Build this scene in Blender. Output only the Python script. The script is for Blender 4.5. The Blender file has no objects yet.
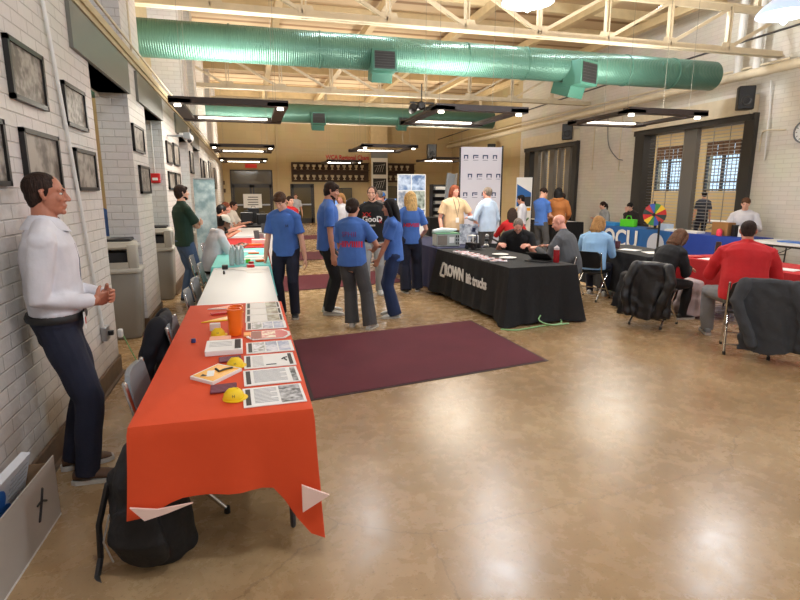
import bpy, bmesh, math, random
from mathutils import Vector as V, Matrix, noise, Quaternion
random.seed(7)
C = bpy.context.scene.collection
PI = math.pi
R = math.radians
# ------------------------------------------------------------------ materials
def lin(c):
    return tuple(((v/255)/12.92 if v/255 <= .04045 else ((v/255+.055)/1.055)**2.4) for v in c)+(1,)
MATS = {}
def mat(name, rgb, rough=.6, metal=0, bump=0, bscale=8, var=0, vscale=5, emit=0, coat=0, trans=0, spec=.5, bdist=.02):
    if name in MATS: return MATS[name]
    m = bpy.data.materials.new(name); m.use_nodes = True
    nt = m.node_tree; b = nt.nodes['Principled BSDF']
    col = lin(rgb)
    b.inputs['Base Color'].default_value = col
    b.inputs['Roughness'].default_value = rough
    b.inputs['Metallic'].default_value = metal
    b.inputs['Specular IOR Level'].default_value = spec
    if coat: b.inputs['Coat Weight'].default_value = coat
    if trans: b.inputs['Transmission Weight'].default_value = trans
    if emit:
        b.inputs['Emission Color'].default_value = col
        b.inputs['Emission Strength'].default_value = emit
    if bump or var:
        tc = nt.nodes.new('ShaderNodeTexCoord')
        n = nt.nodes.new('ShaderNodeTexNoise'); n.inputs['Scale'].default_value = bscale; n.inputs['Detail'].default_value = 4
        nt.links.new(tc.outputs['Object'], n.inputs['Vector'])
        if bump:
            bp = nt.nodes.new('ShaderNodeBump'); bp.inputs['Strength'].default_value = bump; bp.inputs['Distance'].default_value = bdist
            nt.links.new(n.outputs['Fac'], bp.inputs['Height']); nt.links.new(bp.outputs['Normal'], b.inputs['Normal'])
        if var:
            n2 = nt.nodes.new('ShaderNodeTexNoise'); n2.inputs['Scale'].default_value = vscale; n2.inputs['Detail'].default_value = 5
            nt.links.new(tc.outputs['Object'], n2.inputs['Vector'])
            r = nt.nodes.new('ShaderNodeValToRGB')
            r.color_ramp.elements[0].position = .3; r.color_ramp.elements[1].position = .7
            r.color_ramp.elements[0].color = tuple(max(0, c*(1-var)) for c in col[:3])+(1,)
            r.color_ramp.elements[1].color = tuple(min(1, c*(1+var)) for c in col[:3])+(1,)
            nt.links.new(n2.outputs['Fac'], r.inputs['Fac']); nt.links.new(r.outputs['Color'], b.inputs['Base Color'])
    MATS[name] = m
    return m
def nodes(name):
    m = bpy.data.materials.new(name); m.use_nodes = True; MATS[name] = m
    nt = m.node_tree
    return m, nt, nt.nodes['Principled BSDF'], nt.nodes.new, nt.links.new
def brick(name, rgb, mode, mortar, bw=.24, rh=.085, rough=.45, bs=.6):
    m, nt, b, N, L = nodes(name)
    g = N('ShaderNodeNewGeometry'); s = N('ShaderNodeSeparateXYZ'); c = N('ShaderNodeCombineXYZ')
    L(g.outputs['Position'], s.inputs[0])
    L(s.outputs['Y' if mode == 'yz' else 'X'], c.inputs['X']); L(s.outputs['Z'], c.inputs['Y'])
    t = N('ShaderNodeTexBrick'); L(c.outputs[0], t.inputs['Vector'])
    t.inputs['Scale'].default_value = 1; t.inputs['Brick Width'].default_value = bw; t.inputs['Row Height'].default_value = rh
    t.inputs['Mortar Size'].default_value = .006; t.inputs['Mortar Smooth'].default_value = .6
    k = lin(rgb)
    t.inputs['Color1'].default_value = k; t.inputs['Color2'].default_value = tuple(v*.93 for v in k[:3])+(1,)
    t.inputs['Mortar'].default_value = lin(mortar)
    n = N('ShaderNodeTexNoise'); n.inputs['Scale'].default_value = 18; L(g.outputs['Position'], n.inputs['Vector'])
    n2 = N('ShaderNodeTexNoise'); n2.inputs['Scale'].default_value = 1.3; n2.inputs['Detail'].default_value = 6; L(g.outputs['Position'], n2.inputs['Vector'])
    mx = N('ShaderNodeMix'); mx.data_type = 'RGBA'; mx.blend_type = 'MULTIPLY'; mx.inputs['Factor'].default_value = .18
    L(t.outputs['Color'], mx.inputs['A']); L(n2.outputs['Color'], mx.inputs['B'])
    L(mx.outputs['Result'], b.inputs['Base Color'])
    a = N('ShaderNodeMath'); a.operation = 'MULTIPLY'; a.inputs[1].default_value = -1; L(t.outputs['Fac'], a.inputs[0])
    a2 = N('ShaderNodeMath'); a2.operation = 'MULTIPLY_ADD'; a2.inputs[1].default_value = .55; L(n.outputs['Fac'], a2.inputs[0]); L(a.outputs[0], a2.inputs[2])
    bp = N('ShaderNodeBump'); bp.inputs['Strength'].default_value = bs; bp.inputs['Distance'].default_value = .012
    L(a2.outputs[0], bp.inputs['Height']); L(bp.outputs[0], b.inputs['Normal'])
    b.inputs['Roughness'].default_value = rough
    return m
BR_YZ = brick('painted_brick_side', (222, 216, 211), 'yz', (196, 189, 183))
BR_XZ = brick('painted_brick_end', (228, 228, 228), 'xz', (204, 203, 202))
BW_YZ = brick('painted_block_side', (226, 221, 210), 'yz', (205, 198, 186), .4, .1, .5, .45)
TAN_XZ = brick('tan_block_end', (204, 183, 140), 'xz', (188, 166, 124), .8, .4, .6, .25)
TAN_YZ = brick('tan_block_side', (208, 188, 146), 'yz', (192, 171, 130), .8, .4, .6, .25)
def floor_mat():
    m, nt, b, N, L = nodes('stained_concrete')
    g = N('ShaderNodeNewGeometry')
    def noi(sc, det, rough=.6, dist=0):
        n = N('ShaderNodeTexNoise'); n.inputs['Scale'].default_value = sc; n.inputs['Detail'].default_value = det
        n.inputs['Roughness'].default_value = rough; n.inputs['Distortion'].default_value = dist
        L(g.outputs['Position'], n.inputs['Vector']); return n
    n1 = noi(.9, 8, .65, .6); n2 = noi(6, 8, .7, .3); n3 = noi(45, 3, .6)
    r = N('ShaderNodeValToRGB'); L(n1.outputs['Fac'], r.inputs['Fac'])
    e = r.color_ramp.elements
    e[0].position = .28; e[0].color = lin((148, 122, 88)); e[1].position = .72; e[1].color = lin((188, 162, 124))
    q = e.new(.5); q.color = lin((168, 139, 102))
    r2 = N('ShaderNodeValToRGB'); L(n2.outputs['Fac'], r2.inputs['Fac'])
    r2.color_ramp.elements[0].position = .3; r2.color_ramp.elements[0].color = (.74, .72, .70, 1)
    r2.color_ramp.elements[1].position = .62; r2.color_ramp.elements[1].color = (1.0, 1.0, 1.0, 1)
    mx = N('ShaderNodeMix'); mx.data_type = 'RGBA'; mx.blend_type = 'MULTIPLY'; mx.inputs['Factor'].default_value = .6
    L(r.outputs[0], mx.inputs['A']); L(r2.outputs[0], mx.inputs['B'])
    r3 = N('ShaderNodeValToRGB'); L(n3.outputs['Fac'], r3.inputs['Fac'])
    r3.color_ramp.elements[0].position = .3; r3.color_ramp.elements[0].color = (.35, .3, .25, 1)
    r3.color_ramp.elements[1].position = .4; r3.color_ramp.elements[1].color = (1, 1, 1, 1)
    mx2 = N('ShaderNodeMix'); mx2.data_type = 'RGBA'; mx2.blend_type = 'MULTIPLY'; mx2.inputs['Factor'].default_value = .5
    L(mx.outputs['Result'], mx2.inputs['A']); L(r3.outputs[0], mx2.inputs['B'])
    # hairline cracks / control joints
    vo = N('ShaderNodeTexVoronoi'); vo.feature = 'DISTANCE_TO_EDGE'; vo.inputs['Scale'].default_value = .33
    wp = N('ShaderNodeMix'); wp.data_type = 'VECTOR'; wp.inputs['Factor'].default_value = .12
    L(g.outputs['Position'], wp.inputs['A']); L(n2.outputs['Color'], wp.inputs['B']); L(wp.outputs['Result'], vo.inputs['Vector'])
    lt = N('ShaderNodeMath'); lt.operation = 'LESS_THAN'; lt.inputs[1].default_value = .0014; L(vo.outputs['Distance'], lt.inputs[0])
    mx3 = N('ShaderNodeMix'); mx3.data_type = 'RGBA'; mx3.inputs['B'].default_value = lin((104, 78, 52))
    ml = N('ShaderNodeMath'); ml.operation = 'MULTIPLY'; ml.inputs[1].default_value = .45; L(lt.outputs[0], ml.inputs[0])
    L(ml.outputs[0], mx3.inputs['Factor']); L(mx2.outputs['Result'], mx3.inputs['A']); L(mx3.outputs['Result'], b.inputs['Base Color'])
    rr = N('ShaderNodeMapRange'); rr.inputs['To Min'].default_value = .16; rr.inputs['To Max'].default_value = .38
    L(n2.outputs['Fac'], rr.inputs['Value']); L(rr.outputs[0], b.inputs['Roughness'])
    bp = N('ShaderNodeBump'); bp.inputs['Strength'].default_value = .03; bp.inputs['Distance'].default_value = .008
    L(n2.outputs['Fac'], bp.inputs['Height']); L(bp.outputs[0], b.inputs['Normal'])
    return m
FLOOR = floor_mat()
def photo_mat(name, dark, light, sc, seed, band=None):
    "a printed picture: blotches of two colours, procedural"
    m, nt, b, N, L = nodes(name)
    tc = N('ShaderNodeTexCoord'); mp = N('ShaderNodeMapping'); mp.inputs['Location'].default_value = (seed*3.7, seed*1.3, seed)
    L(tc.outputs['Object'], mp.inputs[0])
    v = N('ShaderNodeTexNoise'); v.inputs['Scale'].default_value = sc*1.2; v.inputs['Detail'].default_value = 6; L(mp.outputs[0], v.inputs['Vector'])
    n = N('ShaderNodeTexNoise'); n.inputs['Scale'].default_value = sc*.35; n.inputs['Detail'].default_value = 5; L(mp.outputs[0], n.inputs['Vector'])
    mu = N('ShaderNodeMath'); mu.operation = 'MULTIPLY'; L(v.outputs['Fac'], mu.inputs[0]); L(n.outputs['Fac'], mu.inputs[1])
    r = N('ShaderNodeValToRGB'); L(mu.outputs[0], r.inputs['Fac'])
    r.color_ramp.elements[0].position = .17; r.color_ramp.elements[0].color = lin(light)
    r.color_ramp.elements[1].position = .31; r.color_ramp.elements[1].color = lin(dark)
    L(r.outputs[0], b.inputs['Base Color']); b.inputs['Roughness'].default_value = .42
    return m
M = dict(
 black=mat('black_plastic', (22, 22, 24), .45), blackcloth=mat('black_cloth', (20, 20, 23), .85, bump=.3, bscale=14),
 white=mat('white_paint', (225, 225, 222), .5), cream=mat('cream_steel', (214, 202, 176), .45, var=.06),
 beige=mat('beige_steel', (206, 184, 142), .5, var=.08), chrome=mat('chrome', (200, 200, 200), .18, 1), gray=mat('gray_plastic', (120, 124, 128), .5),
 lintel=mat('gray_lintel', (112, 112, 104), .45), darkgray=mat('dark_gray', (58, 58, 60), .5), brown=mat('brown_base', (98, 76, 56), .5, var=.2, vscale=9),
 orange=mat('orange_cloth', (212, 70, 24), .75, bump=.12, bscale=5, bdist=.03), clothback=mat('white_cloth_back', (235, 205, 195), .8),
 tabletop=mat('white_tabletop', (214, 217, 220), .35), teal=mat('teal_cloth', (125, 215, 212), .8, bump=.15, bscale=6), redcloth=mat('red_cloth', (176, 20, 26), .8, bump=.2, bscale=6),
 navycloth=mat('navy_cloth', (28, 32, 66), .85, bump=.25, bscale=6), bluecloth=mat('blue_cloth', (24, 58, 150), .7, bump=.2, bscale=5), ocublue=mat('sign_blue', (34, 98, 168), .6),
 rug=mat('maroon_carpet', (92, 32, 44), .95, bump=.6, bscale=350, bdist=.004, var=.12, vscale=2.5), rugedge=mat('rug_edge', (46, 18, 24), .7),
 duct=None, bin=mat('bin_gray', (138, 134, 126), .5), binlid=mat('bin_lid', (182, 179, 170), .45), paper=mat('paper', (236, 236, 234), .6),
 ink=mat('ink', (40, 40, 44), .6), inkgray=mat('ink_gray', (165, 167, 172), .6), yellow=mat('yellow_foam', (238, 200, 20), .55), amber=mat('amber_sign', (240, 168, 20), .35),
 orplastic=mat('orange_plastic', (240, 110, 10), .4), red=mat('red_gloss', (196, 24, 28), .35), card=mat('cardboard', (182, 176, 168), .8, var=.05),
 cardbrown=mat('cardboard_inside', (140, 112, 84), .85), glass=None, lamp=mat('lamp_glow', (255, 246, 226), .4, emit=9), lampw=mat('lamp_dome', (186, 206, 232), .3, emit=.9),
 bulb=mat('lamp_bulb', (225, 240, 255), .3, emit=14), screen=mat('screen_glow', (120, 160, 225), .3, emit=.8), frame=mat('frame_black', (24, 22, 22), .35), fixture=mat('fixture_brown', (52, 40, 36), .5),
 door=mat('door_dark', (44, 38, 32), .4), doorglass=mat('door_glass', (92, 84, 62), .12), trim=mat('tan_trim', (190, 172, 134), .55), shutter=mat('shutter_steel', (120, 117, 112), .4, .3),
 shutterdark=mat('shutter_dark', (52, 50, 48), .5), wood=mat('shelf_wood', (74, 52, 34), .6), green=mat('green_plastic', (90, 210, 40), .4), blue=mat('blue_plastic', (40, 110, 200), .4),
 wire=mat('wire_gray', (120, 116, 108), .6), silver=mat('silver', (170, 172, 175), .3, .8), pink=mat('pink_plastic', (232, 60, 90), .4), hose=mat('green_cord', (150, 200, 140), .4), windowblue=None,
 brownbox=mat('brown_box', (150, 108, 62), .7), purple=mat('maroon_card', (110, 40, 60), .5))
def duct_mat():
    m, nt, b, N, L = nodes('green_duct')
    g = N('ShaderNodeNewGeometry'); s = N('ShaderNodeSeparateXYZ'); L(g.outputs['Position'], s.inputs[0])
    w = N('ShaderNodeTexWave'); w.inputs['Scale'].default_value = 8; w.bands_direction = 'X'; w.inputs['Distortion'].default_value = .3; w.inputs['Detail Scale'].default_value = .6
    L(g.outputs['Position'], w.inputs['Vector'])
    bp = N('ShaderNodeBump'); bp.inputs['Strength'].default_value = .55; bp.inputs['Distance'].default_value = .012
    L(w.outputs['Fac'], bp.inputs['Height']); L(bp.outputs[0], b.inputs['Normal'])
    n = N('ShaderNodeTexNoise'); n.inputs['Scale'].default_value = 2; L(g.outputs['Position'], n.inputs['Vector'])
    r = N('ShaderNodeValToRGB'); r.color_ramp.elements[0].color = lin((68, 110, 98)); r.color_ramp.elements[1].color = lin((88, 130, 116))
    L(n.outputs['Fac'], r.inputs['Fac']); L(r.outputs[0], b.inputs['Base Color'])
    b.inputs['Roughness'].default_value = .3; b.inputs['Metallic'].default_value = .25
    return m
M['duct'] = duct_mat()
def glass_mat():
    m, nt, b, N, L = nodes('window_glass')
    b.inputs['Base Color'].default_value = (.85, .95, 1, 1); b.inputs['Roughness'].default_value = .02
    t = N('ShaderNodeBsdfTransparent'); mx = N('ShaderNodeMixShader'); mx.inputs[0].default_value = .12
    L(t.outputs[0], mx.inputs[1]); L(b.outputs[0], mx.inputs[2]); L(mx.outputs[0], nt.nodes['Material Output'].inputs[0])
    return m
M['glass'] = glass_mat()
def roof_mat():
    m, nt, b, N, L = nodes('roof_deck')
    g = N('ShaderNodeNewGeometry'); w = N('ShaderNodeTexWave'); w.bands_direction = 'Y'; w.inputs['Scale'].default_value = .35; w.inputs['Distortion'].default_value = 0
    L(g.outputs['Position'], w.inputs['Vector'])
    r = N('ShaderNodeValToRGB'); r.color_ramp.elements[0].color = lin((150, 118, 84)); r.color_ramp.elements[1].color = lin((206, 182, 148))
    r.color_ramp.elements[0].position = .05; r.color_ramp.elements[1].position = .15
    L(w.outputs['Fac'], r.inputs['Fac']); L(r.outputs[0], b.inputs['Base Color']); b.inputs['Roughness'].default_value = .7
    return m
M['roof'] = roof_mat()
def curve(pts, k=8):
    "smooth path through the points"
    q = [V(a) for a in pts]; q = [q[0]*2-q[1]]+q+[q[-1]*2-q[-2]]; o = []
    for i in range(1, len(q)-2):
        for j in range(k):
            t = j/k; a, b, c, d = q[i-1], q[i], q[i+1], q[i+2]
            o.append(.5*((2*b)+(c-a)*t+(2*a-5*b+4*c-d)*t*t+(3*b-a-3*c+d)*t**3))
    return o+[q[-2]]
# ------------------------------------------------------------------ mesh builder
class MB:
    def __init__(s): s.v = []; s.f = []; s.m = []; s.cur = 0
    def add(s, vs, fs):
        o = len(s.v); s.v += [tuple(p) for p in vs]; s.f += [tuple(i+o for i in f) for f in fs]; s.m += [s.cur]*len(fs); return s
    def mi(s, i): s.cur = i; return s
    def box(s, x0, x1, y0, y1, z0, z1):
        vs = [(x, y, z) for x in (x0, x1) for y in (y0, y1) for z in (z0, z1)]
        return s.add(vs, [(0, 1, 3, 2), (4, 6, 7, 5), (0, 4, 5, 1), (2, 3, 7, 6), (0, 2, 6, 4), (1, 5, 7, 3)])
    def bx(s, c, d, rot=None):
        "box at centre c, size d, rotation matrix"
        m = rot if rot is not None else Matrix.Identity(3)
        vs = [V(c)+m@V((x*d[0]/2, y*d[1]/2, z*d[2]/2)) for x in (-1, 1) for y in (-1, 1) for z in (-1, 1)]
        return s.add(vs, [(0, 1, 3, 2), (4, 6, 7, 5), (0, 4, 5, 1), (2, 3, 7, 6), (0, 2, 6, 4), (1, 5, 7, 3)])
    def rbox(s, x0, x1, y0, y1, z0, z1, r=.01, n=3, top=1.0):
        "box with rounded vertical and horizontal edges; top scales the upper outline"
        def outline(k, z, inset):
            cx, cy = (x0+x1)/2, (y0+y1)/2; hx, hy = (x1-x0)/2*k-inset, (y1-y0)/2*k-inset; rr = max(min(r*2, hx, hy)-inset*.5, 1e-4); o = []
            for q, (sx, sy) in enumerate(((1, 1), (-1, 1), (-1, -1), (1, -1))):
                for i in range(n+1):
                    a = PI/2*q+PI/2*i/n
                    o.append((cx+sx*(hx-rr)+rr*math.cos(a), cy+sy*(hy-rr)+rr*math.sin(a), z))
            return o
        rings = [outline(1, z0, r), outline(1, z0+r*.3, r*.3), outline(1, z0+r, 0), outline(top, z1-r, 0), outline(top, z1-r*.3, r*.3), outline(top, z1, r)]
        return s.loft(rings)
    def loft(s, rings, cap=True):
        k = len(rings[0]); vs = [p for r in rings for p in r]; fs = []
        for i in range(len(rings)-1):
            for j in range(k):
                a, b = i*k+j, i*k+(j+1) % k; fs.append((a, b, b+k, a+k))
        if cap: fs.append(tuple(range(k-1, -1, -1))); fs.append(tuple((len(rings)-1)*k+j for j in range(k)))
        return s.add(vs, fs)
    def tube(s, pts, r, n=8, side=None, caps=True, flat=''):
        "swept tube with rounded ends; r a number, list, or list of (side, front) radii"
        pts = [V(p) for p in pts]; k = len(pts)
        rs = r if isinstance(r, (list, tuple)) else [r]*k
        rs = [(q, q) if not isinstance(q, (tuple, list)) else q for q in rs]
        T = [(pts[min(i+1, k-1)]-pts[max(i-1, 0)]).normalized() for i in range(k)]
        sd = V(side) if side is not None else (V((1, 0, 0)) if abs(T[0].x) < .8 else V((0, 1, 0)))
        rings = []; u = sd
        def ring(p, t, a, b, u):
            w = t.cross(u).normalized(); uu = w.cross(t).normalized()
            return [p+uu*(a*math.cos(2*PI*j/n))+w*(b*math.sin(2*PI*j/n)) for j in range(n)], uu
        def capr(p, t, a, b, u, sg):
            o = []
            for ph in (75, 45, 20):
                c = math.cos(R(ph)); q, _ = ring(p+t*(sg*min(a, b)*math.sin(R(ph))), t, a*c, b*c, u); o.append(q)
            return o
        for i in range(k):
            q, u2 = ring(pts[i], T[i], rs[i][0], rs[i][1], u)
            if side is None: u = u2
            if i == 0 and caps and 's' not in flat: rings += capr(pts[0], T[0], rs[0][0], rs[0][1], u, -1)
            rings.append(q)
            if i == k-1 and caps and 'e' not in flat: rings += capr(pts[i], T[i], rs[i][0], rs[i][1], u, 1)[::-1]
        return s.loft(rings)
    def bar(s, p0, p1, w, h=None, side=(0, 0, 1)):
        "rectangular bar between two points"
        p0, p1 = V(p0), V(p1); t = (p1-p0).normalized(); a = V(side)
        if abs(t.dot(a)) > .95: a = V((1, 0, 0))
        b = t.cross(a).normalized(); a = b.cross(t).normalized(); h = h or w
        vs = [p+b*(x*w/2)+a*(y*h/2) for p in (p0, p1) for x, y in ((-1, -1), (1, -1), (1, 1), (-1, 1))]
        return s.add(vs, [(3, 2, 1, 0), (4, 5, 6, 7), (0, 1, 5, 4), (1, 2, 6, 5), (2, 3, 7, 6), (3, 0, 4, 7)])
    def ell(s, c, r, n=14, m=9, rot=None):
        c = V(c); rot = rot or Matrix.Identity(3); vs = [c+rot@V((0, 0, -r[2]))]; fs = []
        for i in range(1, m):
            a = -PI/2+PI*i/m
            for j in range(n):
                b = 2*PI*j/n; vs.append(c+rot@V((r[0]*math.cos(a)*math.cos(b), r[1]*math.cos(a)*math.sin(b), r[2]*math.sin(a))))
        vs.append(c+rot@V((0, 0, r[2])))
        for j in range(n): fs.append((0, 1+(j+1) % n, 1+j))
        for i in range(m-2):
            for j in range(n):
                a, b = 1+i*n+j, 1+i*n+(j+1) % n; fs.append((a, b, b+n, a+n))
        L = len(vs)-1
        for j in range(n): fs.append((L, L-n+j, L-n+(j+1) % n))
        return s.add(vs, fs)
    def lathe(s, prof, c=(0, 0, 0), n=20, rot=None):
        c = V(c); rot = rot or Matrix.Identity(3)
        return s.loft([[c+rot@V((r*math.cos(2*PI*j/n), r*math.sin(2*PI*j/n), z)) for j in range(n)] for r, z in prof])
    def prism(s, poly, p0, ax, ay, depth):
        "polygon in the plane spanned by ax, ay from p0, thickness along depth vector"
        p0, ax, ay, d = V(p0), V(ax), V(ay), V(depth); k = len(poly)
        a = [p0+ax*x+ay*y for x, y in poly]; vs = a+[p+d for p in a]
        return s.add(vs, [tuple(range(k-1, -1, -1)), tuple(range(k, 2*k))]+[(i, (i+1) % k, (i+1) % k+k, i+k) for i in range(k)])
    def mesh(s, name, mats, smooth=False):
        me = bpy.data.meshes.new(name); me.from_pydata(s.v, [], s.f)
        for m in (mats if isinstance(mats, (list, tuple)) else [mats]): me.materials.append(m)
        if max(s.m or [0]): me.polygons.foreach_set('material_index', s.m)
        b = bmesh.new(); b.from_mesh(me); bmesh.ops.recalc_face_normals(b, faces=b.faces); b.to_mesh(me); b.free()
        if smooth:
            me.polygons.foreach_set('use_smooth', [True]*len(me.polygons)); me.set_sharp_from_angle(angle=R(smooth if smooth is not True else 40))
        me.update(); return me
def link(name, me, parent=None):
    o = bpy.data.objects.new(name, me); C.objects.link(o)
    if parent is not None: o.parent = parent
    return o
def part(name, mb, mats, parent=None, label=None, smooth=False):
    o = link(name, mb.mesh(name, mats, smooth), parent)
    if label: o['label'] = label
    return o
def tag(o, label, cat, group=None, kind=None):
    o['label'] = label; o['category'] = cat
    if group: o['group'] = group
    if kind: o['kind'] = kind
    return o
def thing(name, label, cat, loc=(0, 0, 0), rz=0, group=None):
    o = bpy.data.objects.new(name, None); C.objects.link(o); o.empty_display_size = .1
    o.location = loc; o.rotation_euler = (0, 0, rz); return tag(o, label, cat, group)
def solo(name, mb, mats, label, cat, loc=(0, 0, 0), rz=0, group=None, smooth=False):
    o = part(name, mb, mats, None, None, smooth); o.location = loc; o.rotation_euler = (0, 0, rz); return tag(o, label, cat, group)
def struct(name, mb, mats, parent=None, smooth=False):
    o = part(name, mb, mats, parent, None, smooth)
    if parent is None: o['kind'] = 'structure'
    return o
def copy_tree(o, parent=None):
    c = o.copy(); C.objects.link(c)
    if parent is not None: c.parent = parent
    for ch in list(o.children): copy_tree(ch, c)
    return c
def dup(o, label, loc, rz=0, group=None):
    c = copy_tree(o); c.location = loc; c.rotation_euler = (0, 0, rz); c['label'] = label
    if group: c['group'] = group
    return c
def text_mesh(txt, size, depth=.002, bold=0, align='CENTER'):
    cu = bpy.data.curves.new('lettering', 'FONT'); cu.body = txt; cu.size = size; cu.extrude = depth; cu.offset = bold; cu.align_x = align; cu.align_y = 'CENTER'
    cu.resolution_u = 3
    o = bpy.data.objects.new('lettering', cu); C.objects.link(o)
    me = bpy.data.meshes.new_from_object(o.evaluated_get(bpy.context.evaluated_depsgraph_get()))
    bpy.data.objects.remove(o); bpy.data.curves.remove(cu); return me
def lettering(name, txt, size, m, parent, p, ax, ay, depth=.002, bold=0, align='CENTER', sx=1):
    "text on a plane: ax text direction, ay up"
    me = text_mesh(txt, size, depth, bold, align); me.materials.clear(); me.materials.append(m)
    ax, ay = V(ax).normalized(), V(ay).normalized(); az = ax.cross(ay)
    mt = Matrix((ax, ay, az)).transposed().to_4x4(); mt.translation = V(p)
    me.transform(mt@Matrix.Diagonal((sx, 1, 1, 1))); me.update()
    return link(name, me, parent)
# ------------------------------------------------------------------ people
SKIN = dict(fair=mat('skin_fair', (222, 170, 146), .5, var=.06, vscale=12), mid=mat('skin_tan', (196, 138, 112), .5, var=.06, vscale=12), dark=mat('skin_brown', (120, 78, 58), .5), rosy=mat('skin_rosy', (226, 160, 140), .42, var=.08, vscale=12), deep=mat('skin_ruddy', (178, 116, 92), .5, var=.06, vscale=12))
def fab(name, rgb, rough=.85, bump=.35, sc=11): return mat('fabric_'+name, rgb, rough, bump=bump, bscale=sc, var=.08, vscale=7, bdist=.02)
def hairm(name, rgb):
    k = 'hair_'+name
    if k in MATS: return MATS[k]
    m, nt, b, N, L = nodes(k); tc = N('ShaderNodeTexCoord'); mp = N('ShaderNodeMapping'); mp.inputs['Scale'].default_value = (90, 90, 9)
    L(tc.outputs['Object'], mp.inputs[0]); n = N('ShaderNodeTexNoise'); n.inputs['Scale'].default_value = 1.5; L(mp.outputs[0], n.inputs['Vector'])
    r = N('ShaderNodeValToRGB'); c = lin(rgb); r.color_ramp.elements[0].color = tuple(v*.55 for v in c[:3])+(1,); r.color_ramp.elements[1].color = tuple(min(1, v*1.5) for v in c[:3])+(1,)
    r.color_ramp.elements[0].position = .35; r.color_ramp.elements[1].position = .65
    L(n.outputs['Fac'], r.inputs['Fac']); L(r.outputs[0], b.inputs['Base Color'])
    bp = N('ShaderNodeBump'); bp.inputs['Strength'].default_value = .6; bp.inputs['Distance'].default_value = .01; L(n.outputs['Fac'], bp.inputs['Height']); L(bp.outputs[0], b.inputs['Normal'])
    b.inputs['Roughness'].default_value = .7; b.inputs['Specular IOR Level'].default_value = .25; return m
def remesh(mb, name, m, vox, it=2, fold=0, ffreq=9, streak=0, cut=None):
    me = mb.mesh('raw', m); o = bpy.data.objects.new('raw', me); C.objects.link(o)
    r = o.modifiers.new('r', 'REMESH'); r.mode = 'VOXEL'; r.voxel_size = vox; r.use_smooth_shade = True
    s = o.modifiers.new('s', 'SMOOTH'); s.factor = .5; s.iterations = it
    out = bpy.data.meshes.new_from_object(o.evaluated_get(bpy.context.evaluated_depsgraph_get()))
    bpy.data.objects.remove(o); bpy.data.meshes.remove(me)
    if fold or streak:
        nv = len(out.vertices); import numpy as np
        co = np.empty(nv*3); out.vertices.foreach_get('co', co); co = co.reshape(-1, 3)
        no = np.empty(nv*3); out.vertices.foreach_get('normal', no); no = no.reshape(-1, 3)
        x, y, z = co[:, 0], co[:, 1], co[:, 2]
        if fold:
            f = ffreq
            w = np.sin(f*(x*1.1+z*1.9)+2.3*np.sin(f*.7*(y-z)+1))+np.sin(f*1.7*(y*1.3-z*1.2)+1.9*np.sin(f*.9*(x+z)))*.7+np.sin(f*3.1*(x-y+.5*z)+1.5*np.sin(f*1.3*z))*.35
            d = fold*w/1.6
        else:
            a = np.arctan2(y, x); w = np.sin(a*23+6*np.sin(z*25))*.6+np.sin(a*41+z*40)*.4; d = streak*w
        co = co+no*d[:, None]; out.vertices.foreach_set('co', co.ravel())
    out.name = name; out.materials.clear(); out.materials.append(m)
    out.polygons.foreach_set('use_smooth', [True]*len(out.polygons)); out.update(); return out
def ik(a, t, l1, l2, hint):
    a, t, h = V(a), V(t), V(hint); d = t-a; D = d.length
    if D > (l1+l2)*.999: t = a+d*((l1+l2)*.999/D); d = t-a; D = d.length
    D = max(D, abs(l1-l2)+.02); x = (l1*l1-l2*l2+D*D)/(2*D); hh = math.sqrt(max(l1*l1-x*x, 0)); n = d.normalized()
    p = h-n*h.dot(n)
    p = p.normalized() if p.length > 1e-4 else V((0, -1, 0))
    return a+n*x+p*hh, t
def hand(mb, w, d, side, palm, curl, s, right):
    "w wrist, d pointing direction, side: towards the thumb, palm: palm normal; curl in degrees per joint"
    d = d.normalized(); sd = (side-d*side.dot(d)).normalized(); pn = d.cross(sd).normalized()
    if pn.dot(palm) < 0: pn = -pn
    mb.tube([w-d*.02*s, w+d*.02*s, w+d*.055*s, w+d*.088*s], [(.026*s, .019*s), (.034*s, .017*s), (.041*s, .015*s), (.038*s, .012*s)], 10, side=sd)
    for i, (off, ln) in enumerate(((.030, .068), (.010, .077), (-.010, .071), (-.029, .055))):
        p = w+d*(.085*s)+sd*(off*s); a = R(curl*(.5+.12*i)); pts = [w+d*.05*s+sd*off*s*.9, p]; dr = d+sd*off*1.5
        for q in (.45, .32, .27):
            dr = (dr*math.cos(a)+pn*math.sin(a)).normalized() if q == .45 else (dr*math.cos(R(curl))+(pn if q < .3 else pn)*math.sin(R(curl))).normalized()
            p = p+dr*(ln*q*s); pts.append(p)
        mb.tube(pts, [.008*s, .0088*s, .0082*s, .0075*s, .0068*s], 8)
    b = w+d*.022*s+sd*.028*s; e = b+(d*.55+sd*.75+pn*.25).normalized()*.036*s; e2 = e+(d*.8+sd*.2+pn*.4).normalized()*.028*s; e3 = e2+(d*.85-sd*.1+pn*.45).normalized()*.022*s
    mb.tube([w+d*.01*s+sd*.012*s, b, e, e2, e3], [.014*s, .014*s, .0105*s, .0095*s, .008*s], 8)
def axes(yaw, pitch):
    f = V((-math.sin(R(yaw))*math.cos(R(pitch)), math.cos(R(yaw))*math.cos(R(pitch)), -math.sin(R(pitch))))
    r = V((math.cos(R(yaw)), math.sin(R(yaw)), 0)); return r, f, r.cross(f)
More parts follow.
